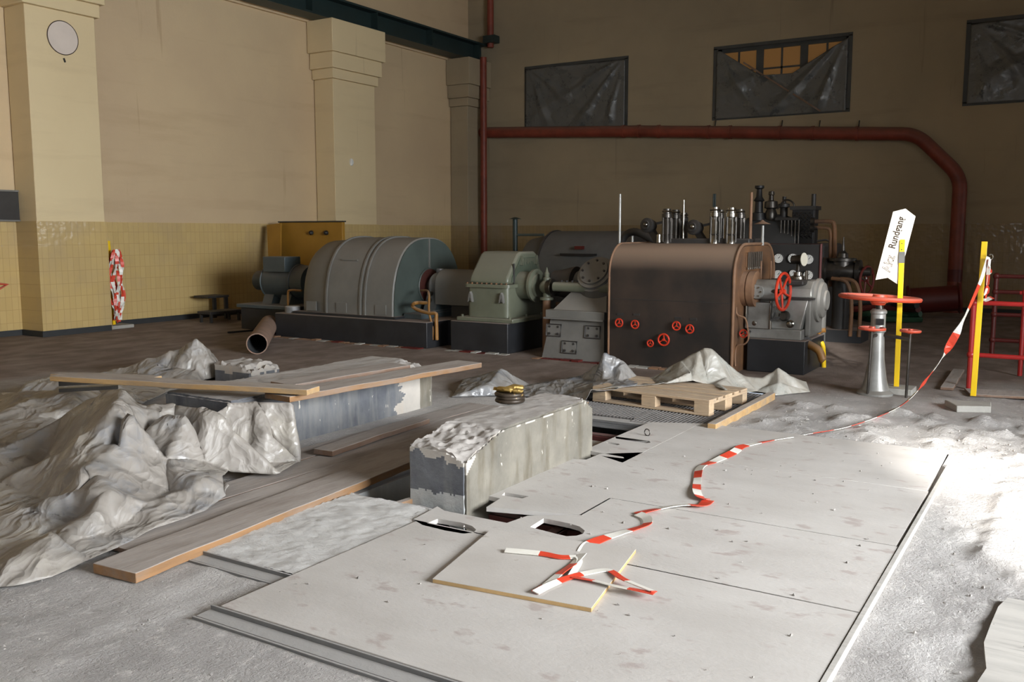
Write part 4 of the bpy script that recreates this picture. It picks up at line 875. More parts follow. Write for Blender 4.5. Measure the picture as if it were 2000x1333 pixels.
t = thing('far_generator', 'dark grey generator of the second machine behind the gearbox', 'generator', (-8.2, 15.6, 0))
def gr(x, a, h, z0, n=20, yc=16.2): return [Vector((x, yc + a * math.cos(PI * i / n), z0 + h * math.sin(PI * i / n) ** .75)) for i in range(n + 1)]
gx0, gx1 = PY(1058, 500, 15.6).x, PY(1225, 500, 15.6).x
gm = mat('dark_grey_hood', (0.10, 0.105, 0.105), .5, 0, var=.3, dust=.5, dustcol=(.15, .135, .125))
MB().rings([gr(gx0, .85, 1.20, .42), gr(gx1, .85, 1.20, .42)]).build('hood', gm, t)
MB().rings([gr(gx0 - .5, .7, 1.05, .42), gr(gx0, .83, 1.16, .42)]).build('hood_shoulder', gm, t)
for x in (gx0, gx1): MB().rings([gr(x - .02, .87, 1.22, .42), gr(x + .02, .87, 1.22, .42)]).build('hood_rib', 'dkiron', t)
MB().box(gx0 - .7, gx1 + .3, 15.2, 17.2, 0, .42).build('plinth', 'plinth', t)
a, b = PY(1098, 497, 15.45), PY(1166, 497, 15.45); MB().box(a.x, b.x, 15.36, 15.44, a.z - .02, a.z + .02).build('rating_strip', 'black', t)
a = PY(1134, 484, 15.5); MB().box(a.x - .08, a.x + .08, 15.40, 15.5, a.z - .03, a.z + .03).build('rating_badge', 'reddk', t)

t = thing('far_turbine', 'dark second turbine with valve gear standing behind the brown turbine housing', 'turbine', (-5.0, 14.8, 0))
fy = 14.6
xa, xb = PY(1462, 440, fy).x, PY(1512, 440, fy).x; zt = PY(1480, 418, fy).z
MB().box(PY(1400, 470, fy).x, PY(1610, 470, fy).x, fy, fy + 1.3, 0, 1.42).build('housing', 'dkiron', t, bevel=.05)
MB().rings([[Vector((x, fy + .5 + .45 * math.cos(PI * i / 16), 1.40 + (zt - 1.40) * s * math.sin(PI * i / 16))) for i in range(17)] for x, s in ((xa - .15, .9), (xa, 1), (xb, 1), (xb + .2, .85), (xb + .3, .55))]).build('dome', mat('black_dome', (.045, .047, .05), .45), t)
q = PY(1471, 418, fy); MB().lathe((q.x, fy + .3, zt - .1), (0, 0, 1), [(0, .12), (.12, .11), (.13, .07), (.30, .06), (.32, .09), (.38, .05), (.50, .04), (.52, .075), (.56, .075)], 16).build('tall_valve', 'black', t)
q = PY(1495, 418, fy); g = MB().lathe((q.x, fy + .3, zt - .1), (0, 0, 1), [(0, .08), (.1, .10), (.18, .07), (.2, .11), (.30, .10), (.32, .04), (.40, .035), (.41, .05), (.46, .045), (.47, .01)], 16).build('relief_valve', 'castst', t)
MB().tube(smoothpath([(q.x + .1, fy + .3, zt + .08), (q.x + .22, fy + .3, zt + .22), (q.x + .36, fy + .3, zt + .16), (q.x + .40, fy + .3, zt - .1)]), .014, 8).build('bent_tube', 'castst', g)
MB().lathe((q.x + .18, fy + .4, zt - .1), (0, 0, 1), [(0, .06), (.2, .06), (.21, .09), (.26, .09), (.28, .03), (.38, .03)], 14).build('relief_valve', 'dkiron', t)
q = PY(1561, 440, fy); z0 = 1.40; zt2 = PY(1561, 402, fy).z
g = MB().box(q.x - .17, q.x + .17, fy + .2, fy + .5, z0, zt2 - .05).build('spring_tower', 'black', t, bevel=.01)
MB().box(q.x - .20, q.x + .20, fy + .17, fy + .53, zt2 - .06, zt2).build('top_plate', 'dkiron', g)
for k in range(5):
    m = MB(); pts = [(q.x - .13 + k * .065 + .022 * math.cos(i * .9), fy + .17 + .022 * math.sin(i * .9), z0 + .1 + i * (zt2 - z0 - .2) / 40) for i in range(41)]; m.tube(pts, .006, 5); m.build('spring', 'castst', g)
q = PY(1582, 378, fy); MB().cyl((q.x, fy + .25, 1.3), (q.x, fy + .25, q.z), .035, n=12).build('post', 'dkiron', t)
MB().bar((q.x - .3, fy + .25, zt2 - .03), (q.x, fy + .25, zt2 - .03), .03, .03).build('cross_arm', 'dkiron', t)
for k in range(6): x = PY(1522 + k * 7, 440, fy).x; MB().cyl((x, fy + .1, 1.4), (x, fy + .1, PY(1520, 430, fy).z), .012, n=8).build('stud', 'castst', t)
MB().bar(PY(1515, 428, fy + .1), PY(1560, 428, fy + .1), .05, .04).build('yoke', 'dkiron', t)
for px in (1386, 1389, ): q = PY(px, 378, fy); MB().cyl((q.x, fy + .2, 1.3), q + Vector((0, .2, 0)), .014, n=8).build('thin_rod', 'beam', t)
for (r_, pts) in ((.032, [(1590, 433), (1622, 433), (1629, 440), (1630, 470), (1630, 540), (1630, 590)]), (.026, [(1590, 445), (1615, 446), (1622, 455), (1622, 480), (1622, 560)]), (.016, [(1596, 471), (1619, 471), (1620, 500), (1620, 540)])):
    MB().tube(smoothpath([PY(x, y, 14.2) for x, y in pts], 3), r_, 10).build('bent_pipe', 'rust' if r_ > .02 else 'dkiron', t)
for py in (433, 446): MB().lathe(PY(1592, py, 14.2) - Vector((.06, 0, 0)), (1, 0, 0), [(0, .06), (.05, .06), (.06, .03), (.1, .03)], 12).build('pipe_union', 'castst', t)

t = thing('far_valve_set', 'dark oily stop valve with red wheel behind the gauge board', 'valve', (-2.5, 14.2, 0))
vy = 14.0
c = PY(1645, 530, vy)
MB().lathe(c + Vector((-.32, 0, 0)), (1, 0, 0), [(0, .12), (.05, .2), (.10, .2), (.12, .14), (.3, .18), (.5, .13), (.52, .17), (.58, .17), (.6, .07), (.72, .06)], 22).build('valve_body', 'castst', t)
MB().lathe(c, (0, 0, 1), [(0, .16), (.14, .15), (.15, .20), (.19, .20), (.2, .08), (.26, .07), (.3, .03), (.5, .006)], 18).build('bonnet', 'castst', t)
MB().cyl((c.x, vy, .1), c, .12, .13, 18).build('lower_neck', 'dkiron', t)
MB().box(c.x - .35, c.x + .35, vy - .25, vy + .3, 0, .18).build('base', 'plinth', t)
q = PY(1693, 548, vy); h = handwheel(t, 'handwheel', q, (1, -.3, 0), .20, .018, 'reddk', 5, .15); MB().cyl(q, c + Vector((.3, 0, 0)), .02, n=8).build('stem', 'castst', h)
MB().cyl(PY(1630, 510, vy - .1), PY(1690, 548, vy - .1), .012, n=8).build('guide_rod', 'castst', t)
MB().lathe(PY(1676, 540, vy), (0, 0, 1), [(-.1, .03), (0, .05), (.06, .05), (.08, .025), (.14, .03), (.16, .01)], 12).build('oiler', 'dkiron', t)
for dx in (0, .12): MB().tube(smoothpath([c + Vector((-.1 + dx, -.2, -.1)), c + Vector((.12 + dx, -.25, -.15)), c + Vector((.2 + dx, -.25, -.45)), Vector((c.x + .2 + dx, vy - .25, .1))]), .028, 8).build('bent_pipe', 'rust', t)

t = thing('hose_heap', 'dark green and dark red hoses lying by the back wall behind the handwheel stand', 'hose', (-3.0, 17.5, 0))
hp = PZ(1700, 628)
for k, mt in enumerate(('greenhose', 'greenhose', 'reddk', 'dkiron')):
    p = [hp + Vector((-.7 + .25 * i, .3 * math.sin(i * 1.3 + k), .06 + .09 * k + .02 * math.sin(i * 2 + k))) for i in range(7)]; MB().tube(smoothpath(p), .055, 8).build('hose_length', mt, t)
t = thing('reel_drum', 'dark red drum lying on its side near the back wall behind the signpost', 'drum', (-2.5, 18.5, 0))
q = PY(1800, 575, 18.2); MB().lathe((q.x - .30, 18.6, .30), (1, .2, .1), [(0, .28), (.04, .3), (.06, .24), (.85, .24), (.88, .3), (.92, .28)], 24).build('drum_body', 'reddk', t)
# ------------------------------------------------------------ cover boards over the pit
TP = 0.03
def pz(lst, z=TP): return [tuple(PZ(x, y, z)[:2]) for x, y in lst]
m = MB(); m.slab([[(-3.0, 2.5), (-.69, 2.5), (-.69, 3.845), (-3.0, 3.845)]], 0.004, TP)
tag(m.build('cover_board', 'plate', bevel=.002), 'large dusty grey cover board nearest the camera, under the chipboard sheet', 'cover board', 'boards covering the pit')
slot1 = pz([(1035, 1030), (1062, 1013), (1112, 1023), (1132, 1029), (1142, 1037), (1139, 1043), (1126, 1047), (1106, 1048), (1085, 1043)])
slot2 = pz([(825, 1026), (855, 1014), (900, 1021), (922, 1028), (930, 1035), (925, 1041), (905, 1043), (870, 1037)])
m = MB(); a = pz([(868, 998), (990, 1022), (1013, 1019), (1030, 1008)])
m.slab([[(-3.03, 3.855), (-.69, 3.855), (-.69, 4.79), (-2.29, 4.79), (-2.29, 4.405), a[3], a[1], a[0], (-3.06, 4.12)], slot1, slot2], 0.004, TP)
tag(m.build('cover_board', 'plate', bevel=0), 'cover board with two round-ended slots in front of the broken concrete block', 'cover board', 'boards covering the pit')
b = pz([(950, 991), (1032, 1009)]); l = pz([(977, 974), (948, 968), (977, 957), (1003, 945), (1048, 920), (1098, 896), (1145, 898), (1172, 887)])
notch = pz([(986, 962), (1033, 970), (1020, 974), (980, 968)])
m = MB(); m.slab([[b[0], (-2.28, 4.41), (-2.28, 4.80), (-.70, 4.80), (-.70, 5.945), (-2.58, 5.945)] + l[::-1], notch], 0.004, TP)
tag(m.build('cover_board', 'plate'), 'cover board along the right side of the broken concrete block, under the tape', 'cover board', 'boards covering the pit')
f = [pz([(1202, 853), (1268, 862), (1271, 865), (1262, 866), (1203, 857)]), pz([(1184, 863), (1208, 867), (1211, 869), (1206, 870), (1184, 866)])]
m = MB(); q = pz([(1142, 879), (1268, 818)]); c1 = pz([(1172, 885), (1217, 893), (1219, 896), (1175, 891)])
m.slab([[c1[0], c1[1], c1[2], c1[3], (-2.582, 5.6), (-2.582, 7.12), (-2.96, 6.95), q[0]], f[0], f[1]], 0.004, TP)
tag(m.build('cover_board', 'plate'), 'narrow cover board with thin finger slots in front of the grating', 'cover board', 'boards covering the pit')
m = MB(); m.slab([[(-2.58, 5.95), (-.71, 5.95), (-.73, 7.13), (-2.58, 7.13)]], 0.004, TP); tag(m.build('cover_board', 'plate', bevel=.002), 'far cover board between the pallet and the bright floor patch', 'cover board', 'boards covering the pit')
c = [PZ(845, 1131, .05), PZ(1155, 1188, .05), PZ(1242, 1073, .05), PZ(960, 1034, .05)]
t = thing('chipboard_sheet', 'square chipboard sheet with yellow cut edge lying on the cover boards', 'board', (c[0].x, c[0].y, .03))
m = MB(); dz = Vector((0, 0, -.002)); lo = Vector((0, 0, -.019))
m.hexa([p + lo for p in c] + [p + dz for p in c]); m.build('core', 'chip', t, bevel=.001)
m = MB(); cc = sum(c, Vector()) / 4; s_ = [cc + (p - cc) * 1.0 for p in c]; m.hexa([p + dz for p in s_] + [p for p in s_]); m.build('top_face', 'board', t)

# screed strip left of the cover boards
m = MB(); X_ = lin(-3.68, -3.01, .02); Y_ = lin(2.93, 4.14, .02); o_ = {}
edge = lambda x: 4.08 + .05 * noise.noise(Vector((x * 9, 0, 2)))
for i, x in enumerate(X_):
    for j, y in enumerate(Y_):
        yy = min(y, edge(x)) if j == len(Y_) - 1 else min(y, edge(x) - .001)
        z = .022 + .008 * noise.fractal(Vector((x * 6, yy * 14, 1)), .8, 2, 6) + .006 * noise.noise(Vector((x * 40, yy * 40, 0)))
        o_[(i, j)] = len(m.v); m.v.append(Vector((x, yy, z)))
for i in range(len(X_) - 1):
    for j in range(len(Y_) - 1): m.f.append([o_[(i, j)], o_[(i + 1, j)], o_[(i + 1, j + 1)], o_[(i, j + 1)]]); m.m.append(0)
m.box(-3.68, -3.01, 2.93, 4.02, -.02, .012)
struct(m.build('trim_8', mat('white_dusty_screed', (.60, .585, .565), .95, 0, dark=(.52, .505, .485), scale=6, bump=.006, bscale=30, stretch=(1, 2, 1))), 'rough white-dusted screed strip between the long plank and the cover boards')
# steel angle frame
for n_, (x0, x1, y0, y1, lb) in enumerate(((-3.05, 3.0, 2.41, 2.50, 'steel angle frame along the near edge of the cover boards'), (-3.8, -3.01, 2.84, 2.925, 'short steel angle in front of the screed strip, beside the long plank'))):
    m = MB(); m.box(x0, x1, y1 - .012, y1 - .002, -.02, .026); m.box(x0, x1, y0, y1 - .012, -.01, .008); m.box(x0, x1, y0 - .02, y0 - .008, -.01, .012)
    tag(m.build('steel_angle', 'steel', bevel=.002), lb, 'steel angle', 'steel angles around the pit')
m = MB(); m.box(-.685, -.662, 1.2, 6.75, -.02, .034); tag(m.build('edge_strip', 'ply', bevel=.002), 'long thin pale strip along the right edge of the cover boards', 'edge strip')
m = MB(); m.box(-.66, -.585, 1.2, 5.0, -.03, -.006); tag(m.build('edge_board', 'ply', bevel=.002), 'flat dusty batten set in the floor beside the pale strip', 'wood batten')
m = MB(); m.slab([pz([(1968, 1163), (2040, 1175), (2130, 1190), (2130, 1420), (1890, 1420), (1905, 1333), (1927, 1300), (1922, 1250), (1935, 1215), (1950, 1180)], .022)], -.02, .010)
tag(m.build('floor_board', 'ply'), 'weathered board with worn edge set in the floor at the lower right corner', 'board')

# steel inside the pit
def beam(x0, x1, y0, y1, z0, z1, label, mt='oxide'):
    m = MB(); h = z1 - z0
    if x1 - x0 > y1 - y0: m.box(x0, x1, y0, y1, z1 - .012, z1); m.box(x0, x1, y0, y1, z0, z0 + .012); c = (y0 + y1) / 2; m.box(x0, x1, y0 + .005, y0 + .02, z0, z1)
    else: m.box(x0, x1, y0, y1, z1 - .012, z1); m.box(x0, x1, y0, y1, z0, z0 + .012); m.box(x1 - .02, x1 - .005, y0, y1, z0, z1)
    return tag(m.build('pit_beam', mt), label, 'steel beam', 'steel beams in the pit')
beam(-3.74, -3.02, 6.50, 6.60, -.14, -.03, 'dark red steel beam in the opening behind the broken concrete block')
beam(-3.74, -2.62, 6.92, 7.08, -.06, .0, 'dusty grey channel under the front edge of the grating', 'steel')
beam(-2.44, -2.36, 2.6, 4.4, -.16, -.06, 'dark red steel beam seen through the round-ended slot')
beam(-2.99, -.75, 4.44, 4.52, -.16, -.08, 'red-brown cross beam below the joint of the cover boards')
beam(-2.26, -2.20, 2.6, 5.9, -.40, -.28, 'lower red-brown beam deep in the slot')
for a_ in ((-2.64, -2.53, 4.9, 7.13), (-2.2, -.73, 3.80, 3.90), (-2.2, -.73, 4.75, 4.84), (-2.5, -.73, 5.90, 5.99)):
    m = MB(); m.box(*a_, -.12, .0035); tag(m.build('support_beam', 'rust'), 'rusty support beam under a joint between cover boards', 'steel beam', 'rusty beams under the joints of the cover boards')
m = MB(); m.box(-3.0, -2.93, 4.23, 4.66, -.03, -.005); tag(m.build('short_batten', 'plank', bevel=.003), 'short batten beside the foot of the broken concrete block', 'wood batten')
m = MB(); m.box(-3.4, -2.97, 5.86, 6.46, -.6, -.06); struct(m.build('trim_9', 'pale', bevel=.01), 'dusty concrete ledge in the pit behind the broken block')
m = MB(); m.box(-3.0, -2.66, 3.85, 4.12, -.35, -.12); m.box(-2.91, -1.95, 3.92, 4.74, -.4, -.17); struct(m.build('trim_10', 'pit', bevel=.01), 'concrete ledge seen through the left round-ended slot')
p = PZ(775, 987, .0); m = MB(); m.bar(p, p + Vector((.02, .16, 0)), .04, .03); tag(m.build('wood_offcut', 'plank'), 'short orange wood offcut at the edge of the black gap', 'wood offcut')

# ------------------------------------------------------------ concrete blocks
def rock(x0, x1, y0, y1, z0, z1, st, top, amp, mats, seed, name, label, pick, wear=.012):
    nx, ny, nzz = [max(2, round((b - a) / st)) for a, b in ((x0, x1), (y0, y1), (z0, z1))]
    V = {}; m = MB()
    def vert(i, j, k):
        key = (i, j, k)
        if key in V: return V[key]
        x = x0 + (x1 - x0) * i / nx; y = y0 + (y1 - y0) * j / ny; z = z0 + (z1 - z0) * k / nzz
        drop = top(x, y)
        zz = z if z < z1 - drop else z1 - drop
        p = Vector((x, y, zz))
        ex = min(i, nx - i) == 0; ey = min(j, ny - j) == 0; ez = zz >= z1 - drop - 1e-6
        n = noise.fractal(Vector((x * 9 + seed, y * 9, zz * 9)), .8, 2, 6)
        c = Vector((x0 + x1, y0 + y1, 0)) / 2
        if ex + ey + ez >= 2:      # worn arrises
            w_ = wear * (1 + 1.6 * abs(noise.noise(Vector((x * 14, y * 14, zz * 14 + seed)))))
            if ex: p.x += w_ * (1 if i == 0 else -1)
            if ey: p.y += w_ * (1 if j == 0 else -1)
            if ez: p.z -= w_
        rough = amp * (5 if drop > .012 and ez else 1)
        if ez: p.z += rough * n
        if ex: p.x += amp * .5 * n
        if ey: p.y += amp * .5 * n
        V[key] = len(m.v); m.v.append(p); return V[key]
    def quad(F_, a, b, c, d):
        ids = [vert(*q) for q in (a, b, c, d)]
        P_ = [m.v[i] for i in ids]
        if max((P_[0] - P_[2]).length, (P_[1] - P_[3]).length) < 1e-4: return
        m.f.append(ids); cc = sum(P_, Vector()) / 4; m.m.append(pick(cc, F_))
    for i in range(nx):
        for j in range(ny): quad('t', (i, j, nzz), (i + 1, j, nzz), (i + 1, j + 1, nzz), (i, j + 1, nzz))
        for k in range(nzz): quad('f', (i, 0, k), (i + 1, 0, k), (i + 1, 0, k + 1), (i, 0, k + 1)); quad('b', (i, ny, k), (i + 1, ny, k), (i + 1, ny, k + 1), (i, ny, k + 1))
    for j in range(ny):
        for k in range(nzz): quad('l', (0, j, k), (0, j + 1, k), (0, j + 1, k + 1), (0, j, k + 1)); quad('r', (nx, j, k), (nx, j + 1, k), (nx, j + 1, k + 1), (nx, j, k + 1))
    return tag(m.build(name, mats), label, 'concrete block')
def top1(x, y):
    d = 0
    f = max(0, 1 - (y - 4.2) / (.42 + .25 * noise.noise(Vector((x * 7, 1, 4)))))
    d = .075 * f ** .6 if f > 0 else 0
    d += .05 * max(0, 1 - math.hypot((x + 2.92) / .16, (y - 4.2) / .30))
    if y > 5.7: d += .06 * (y - 5.7) / .1 * max(0, (x + 3.05) / .13)
    return d
def nn(a, b, c_): return noise.fractal(Vector((a, b, c_)), .8, 2, 4)
def pick1(c, F_):
    if F_ == 'f':
        if c.z > .30 + .05 * nn(c.x * 9, 0, 0) - .05 * max(0, (c.x + 3.12) / .2): return 2
        return 3 if c.z < .085 + .02 * nn(c.x * 12, 5, 0) else 0
    if F_ == 'r':
        lim = .398 + .012 * nn(c.y * 4, 3, 3) - .20 * max(0, 1 - (c.y - 4.2) / (.20 + .1 * nn(0, c.z * 6, 8)))
        if c.z > lim: return 2
        return 1
    if F_ == 't': return 2 if top1(c.x, c.y) > .012 else 1
    return 1
rock(-3.33, -2.92, 4.2, 5.82, -1.0, .415, .012, top1, .0055, ['block', 'block_s', 'pale', 'pit'], 3, 'foundation_block', 'long concrete block with broken near corner rising between the cover boards', pick1)
def top2(x, y):
    return .10 * max(0, 1 - math.hypot((x + 5.03) / .35, (y - 6.75) / .4))
def pick2(c, F_):
    if F_ == 'r' and c.y > 6.30 + .22 * nn(0, c.z * 5, 1) - .25 * (.4 - c.z) and c.y < 6.52: return 1
    if c.z > .33 + .03 * noise.noise(Vector((c.y * 14, 0, 0))) and c.y > 6.2: return 1
    if c.y > 6.5 and c.x > -5.1: return 2
    return 0
rock(-5.75, -5.03, 4.35, 6.72, -.02, .415, .015, top2, .006, ['block', 'pale', 'block_s'], 8, 'foundation_block', 'wide dark concrete block carrying the long planks, partly under the plastic', pick2)
c = PZ(455, 750); rock(c.x - .28, c.x + .30, c.y - .02, c.y + .4, -.01, .22, .03, lambda x, y: .05 * abs(noise.noise(Vector((x * 6, y * 6, 2)))) + (.06 if x > c.x + .18 else 0), .012, ['block', 'pale'], 5, 'foundation_block', 'small dark concrete stub with crumbled pale top beside the far plastic peak', lambda q, F_: 1 if q.z > .12 + .03 * noise.noise(q * 9) else 0)

# coil on the block
c = PZ(996, 785, .42)
t = thing('wire_coil', 'dark wire coil with crumpled gold foil on top of the concrete block', 'wire coil', (c.x, c.y, .415))
m = MB()
for k in range(3): m.torus((c.x + .005 * math.sin(k * 2), c.y, .432 + k * .022), (0, 0, 1), .092 - .004 * (k % 2), .014, 40, 8)
m.cyl((c.x, c.y, .417), (c.x, c.y, .485), .085, n=28); m.build('coil_body', 'coil', t)
for k, (dx, dy, sx, sy, a) in enumerate(((-.055, .0, .075, .03, .3), (-.02, -.03, .07, .028, -.1), (.02, .03, .07, .04, .8), (.055, .0, .045, .035, .2), (-.01, .05, .05, .03, 1.4))):
    m = MB(); m.sphere((0, 0, 0), 1, 18, 10)
    R0 = Matrix.Rotation(a, 3, 'Z')
    m.v = [R0 @ Vector((v.x * sx, v.y * sy, v.z * .018)) * (1 + .35 * noise.noise(v * 2.5 + Vector((k, 0, 0)))) + Vector((c.x + dx, c.y + dy, .502 + .008 * (k % 3))) for v in m.v]
    m.build('foil_wad', 'gold', t)

# ------------------------------------------------------------ planks
def plank(name, label, a, b, wdt, th, mt, side=1, jag=0, group='loose planks around the pit', bevel=.004, roll=0):
    a = Vector(a); b = Vector(b); d = (b - a).normalized(); s_ = Vector((0, 0, 1)).cross(d).normalized() * side; n = max(4, int((b - a).length / .12))
    up = s_.cross(d) * (-side) if False else Vector((0, 0, 1))
    m = MB(); R = []
    for i in range(n + 1):
        p = a + (b - a) * i / n; w0 = .006 * noise.noise(Vector((i * .6, a.x * 5, 1))) + (jag * abs(noise.noise(Vector((i * .9, a.x, 3))))); z = .004 * noise.noise(Vector((i * .35, a.y, 9)))
        e0 = p + s_ * w0 + Vector((0, 0, z)); e1 = p + s_ * (wdt + .5 * w0) + Vector((0, 0, z + roll))
        R.append([e0, e1, e1 - up * th, e0 - up * th])
    m.rings(R); return tag(m.build(name, mt, bevel=bevel), label, 'plank', group)
A0, A1 = PZ(265, 1120, .055), PZ(800, 903, .055); A1 = A0 + (A1 - A0) * 1.12
plank('plank', 'long thick plank with orange side nearest the camera at left', A0, A1, .285, .05, 'plank')
plank('plank', 'thin dusty plank behind the nearest long plank, half under the plastic', Vector((-3.93, 2.72, .034)), Vector((-3.97, 5.7, .034)), .26, .026, 'plankd')
plank('plank', 'flat dusty plank on the floor between the plastic and the nearest planks', Vector((-4.24, 3.3, .028)), Vector((-4.22, 6.9, .028)), .27, .022, 'plankd')
plank('plank', 'flat dusty plank on the floor along the foot of the wide block', Vector((-4.53, 4.1, .026)), Vector((-4.5, 6.9, .026)), .25, .02, 'plankd')
plank('plank', 'short plank with splintered rusty end lying on the flat planks', PZ(650, 882, .075), PZ(840, 818, .075) , .17, .04, 'plankd', jag=.02)
plank('plank', 'long plank with jagged orange side on the wide concrete block', PZ(567, 776, .462), PZ(942, 709, .462), .28, .042, 'plank', jag=.03)
plank('plank', 'shorter dark-edged plank lying behind the jagged plank on the wide block', PZ(572, 752, .462), PZ(802, 713, .462), .26, .04, 'plankd')
plank('plank', 'pale plank lying crosswise over the plastic with a yellow sawn end', PZ(600, 762, .515), PZ(96, 735, .50), .17, .04, 'plankx', side=-1)
plank('plank', 'thin dusty plank beside the crosswise plank at far left', PZ(300, 738, .47), PZ(98, 730, .46), .10, .02, 'plankx', side=-1)
plank('plank', 'flat dark plank on the floor behind the shorter dark-edged plank', PZ(478, 748, .05), PZ(700, 722, .05), .25, .035, 'plankd')
e = PZ(1150, 785, .05); plank('plank', 'plank end with orange face sticking out beside the pallet', e - Vector((.04, 1.9, 0)), e, .14, .045, 'plank')
plank('plank', 'pale timber beam along the right side of the grating', PZ(1382, 827, .07), PZ(1500, 766, .07), .07, .07, 'plankx', side=-1)
plank('plank', 'short board lying on the floor in front of the red railing', PZ(1862, 758, .035), PZ(1884, 722, .035), .12, .03, 'plankd')
plank('plank', 'long flat board on the floor at the foot of the red railing', PZ(1895, 770, .03), PZ(2060, 778, .03), .35, .025, 'plankd')

# ------------------------------------------------------------ grating and pallet
for n_, (x0, x1, y0, y1, lb) in enumerate(((-3.93, -3.19, 7.13, 8.9, 'left steel grating under the pallet'), (-3.17, -2.62, 7.02, 8.9, 'right steel grating under the pallet, beside the timber beam'))):
    t = thing('floor_grating', lb, 'grating', (x0, y0, 0), 'steel gratings under the pallet')
    m = MB(); f = .008; m.box(x0, x1, y0, y0 + f, -.03, .004); m.box(x0, x1, y1 - f, y1, -.03, .004); m.box(x0, x0 + f, y0, y1, -.03, .004); m.box(x1 - f, x1, y0, y1, -.03, .004); m.build('frame', 'grate', t, smooth=False)
    m = MB(); k = int((x1 - x0) / .033)
    for i in range(1, k): x = x0 + (x1 - x0) * i / k; m.box(x - .0035, x + .0035, y0, y1, -.028, .003)
    m.build('bearing_bars', 'grate', t, smooth=False)
    m = MB()
    for i in range(1, 18): y = y0 + (y1 - y0) * i / 18; m.cyl((x0, y, -.004), (x1, y, -.004), .003, n=5)
    m.build('cross_rods', 'grate', t)
O = PZ(1157, 784, .006); Q = PZ(1374, 813, .006)
ux = Vector((Q.x - O.x, Q.y - O.y, 0)).normalized(); uy = Vector((-ux.y, ux.x, 0)); PL = 1.2; PW = .8
O = O + ux * 0.0
t = thing('wooden_pallet', 'small wooden pallet lying on the steel grating', 'pallet', (O.x, O.y, .006))
def pb(name, x0, x1, y0, y1, z0, z1, mt='pallet'):
    m = MB(); c = lambda x, y, z: O + ux * x + uy * y + Vector((0, 0, z))
    m.hexa([c(x0, y0, z0), c(x1, y0, z0), c(x1, y1, z0), c(x0, y1, z0), c(x0, y0, z1), c(x1, y0, z1), c(x1, y1, z1), c(x0, y1, z1)]); m.build(name, mt, t, bevel=.003)
for (y, w_) in ((.0, .145), (.18, .10), (.3275, .145), (.52, .10), (.655, .145)): pb('deck_board', 0, PL, y, y + w_, .122, .144)
for x in (0, .5275, 1.055): pb('cross_board', x, x + .145, 0, PW, .10, .122)
for x in (0, .5275, 1.055):
    for (y, w_) in ((0, .10), (.3275, .145), (.70, .10)): pb('block', x, x + .145, y, y + w_, .022, .10)
for (y, w_) in ((0, .10), (.3275, .145), (.70, .10)): pb('bottom_board', 0, PL, y, y + w_, 0, .022)

# ------------------------------------------------------------ crumpled plastic sheets
def folds(name, label, outline, inner, mt, sub=8, amp=.02, freq=3.0, smooth=2, seed=0.0, floorz=.004, fine=.006, th=.003, floorfn=None, along=.45):
    pts = [Vector(p) for p in outline + inner]; n = len(outline)
    res = delaunay_2d_cdt([p.xy for p in pts], [], [list(range(n))], 1, 1e-5)
    vc, faces, orig = res[0], res[2], res[3]
    bm = bmesh.new(); vs = []
    for i, v in enumerate(vc):
        z = pts[orig[i][0]].z if orig[i] else 0.05
        vs.append(bm.verts.new((v.x, v.y, z)))
    for f in faces:
        try: bm.faces.new([vs[i] for i in f])
        except ValueError: pass
    for _ in range(sub):
        tgt = [e for e in bm.edges if e.calc_length() > .028]
        if not tgt: break
        bmesh.ops.subdivide_edges(bm, edges=tgt, cuts=1)
        bmesh.ops.triangulate(bm, faces=[f for f in bm.faces if len(f.verts) > 3])
    for _ in range(smooth): bmesh.ops.smooth_vert(bm, verts=[v for v in bm.verts if not v.is_boundary], factor=.5, use_axis_x=True, use_axis_y=True, use_axis_z=True)
    bm.normal_update()
    off = {}
    for v in bm.verts:
        ac = v.co.x * .85 + v.co.y * .527; al = v.co.x * .527 - v.co.y * .85
        p = Vector((ac * freq + seed, al * freq * along + seed * .7, v.co.z * freq * .6))
        wv = p + Vector((noise.noise(p * .7), noise.noise(p * .7 + Vector((9, 0, 0))), 0)) * .8
        r = 1 - 2 * abs(noise.noise(wv)); r2 = 1 - 2 * abs(noise.noise(wv * 2.3 + Vector((5, 5, 5))))
        hgt = min(1.0, .35 + v.co.z * 5)
        off[v] = v.normal * ((r * amp + r2 * amp * .45) * hgt + fine * noise.noise(v.co * 14))
    for v in bm.verts:
        v.co += off[v]
        fl = floorz
        if floorfn: fl = max(fl, floorfn(v.co.x, v.co.y))
        if v.co.z < fl: v.co.z = fl + .002 * (1 + noise.noise(v.co * 15))
    me = bpy.data.meshes.new(name); bm.to_mesh(me); bm.free(); me.materials.append(MT[mt])
    for p in me.polygons: p.use_smooth = True
    o = bpy.data.objects.new(name, me); COL.objects.link(o)
    s = o.modifiers.new('solid', 'SOLIDIFY'); s.thickness = th
    return tag(o, label, 'plastic sheet')
def Q3(l): return [PZ(*p) if len(p) == 3 else PY(p[0], p[1], p[3]) for p in l]
near_out = Q3([(-90, 1140, 0), (-30, 1152, .005), (30, 1148, .005), (100, 1130, .005), (170, 1098, .005), (230, 1074, .02), (300, 1037, .04), (345, 1020, .05), (400, 1000, .045), (440, 972, .06), (452, 952, .11), (434, 936, .13), (446, 922, .08), (545, 928, .045), (583, 905, .04), (578, 880, .10), (572, 840, .24), (566, 787, .44),
               (500, 786, .445), (440, 792, .44), (420, 806, .42), (396, 800, .46), (345, 794, .45), (285, 799, .44), (262, 790, .48), (240, 765, .56), (205, 768, .53), (165, 790, .44), (130, 815, .36), (70, 850, .27), (0, 880, .22), (-120, 900, .14), (-160, 1020, .0)])
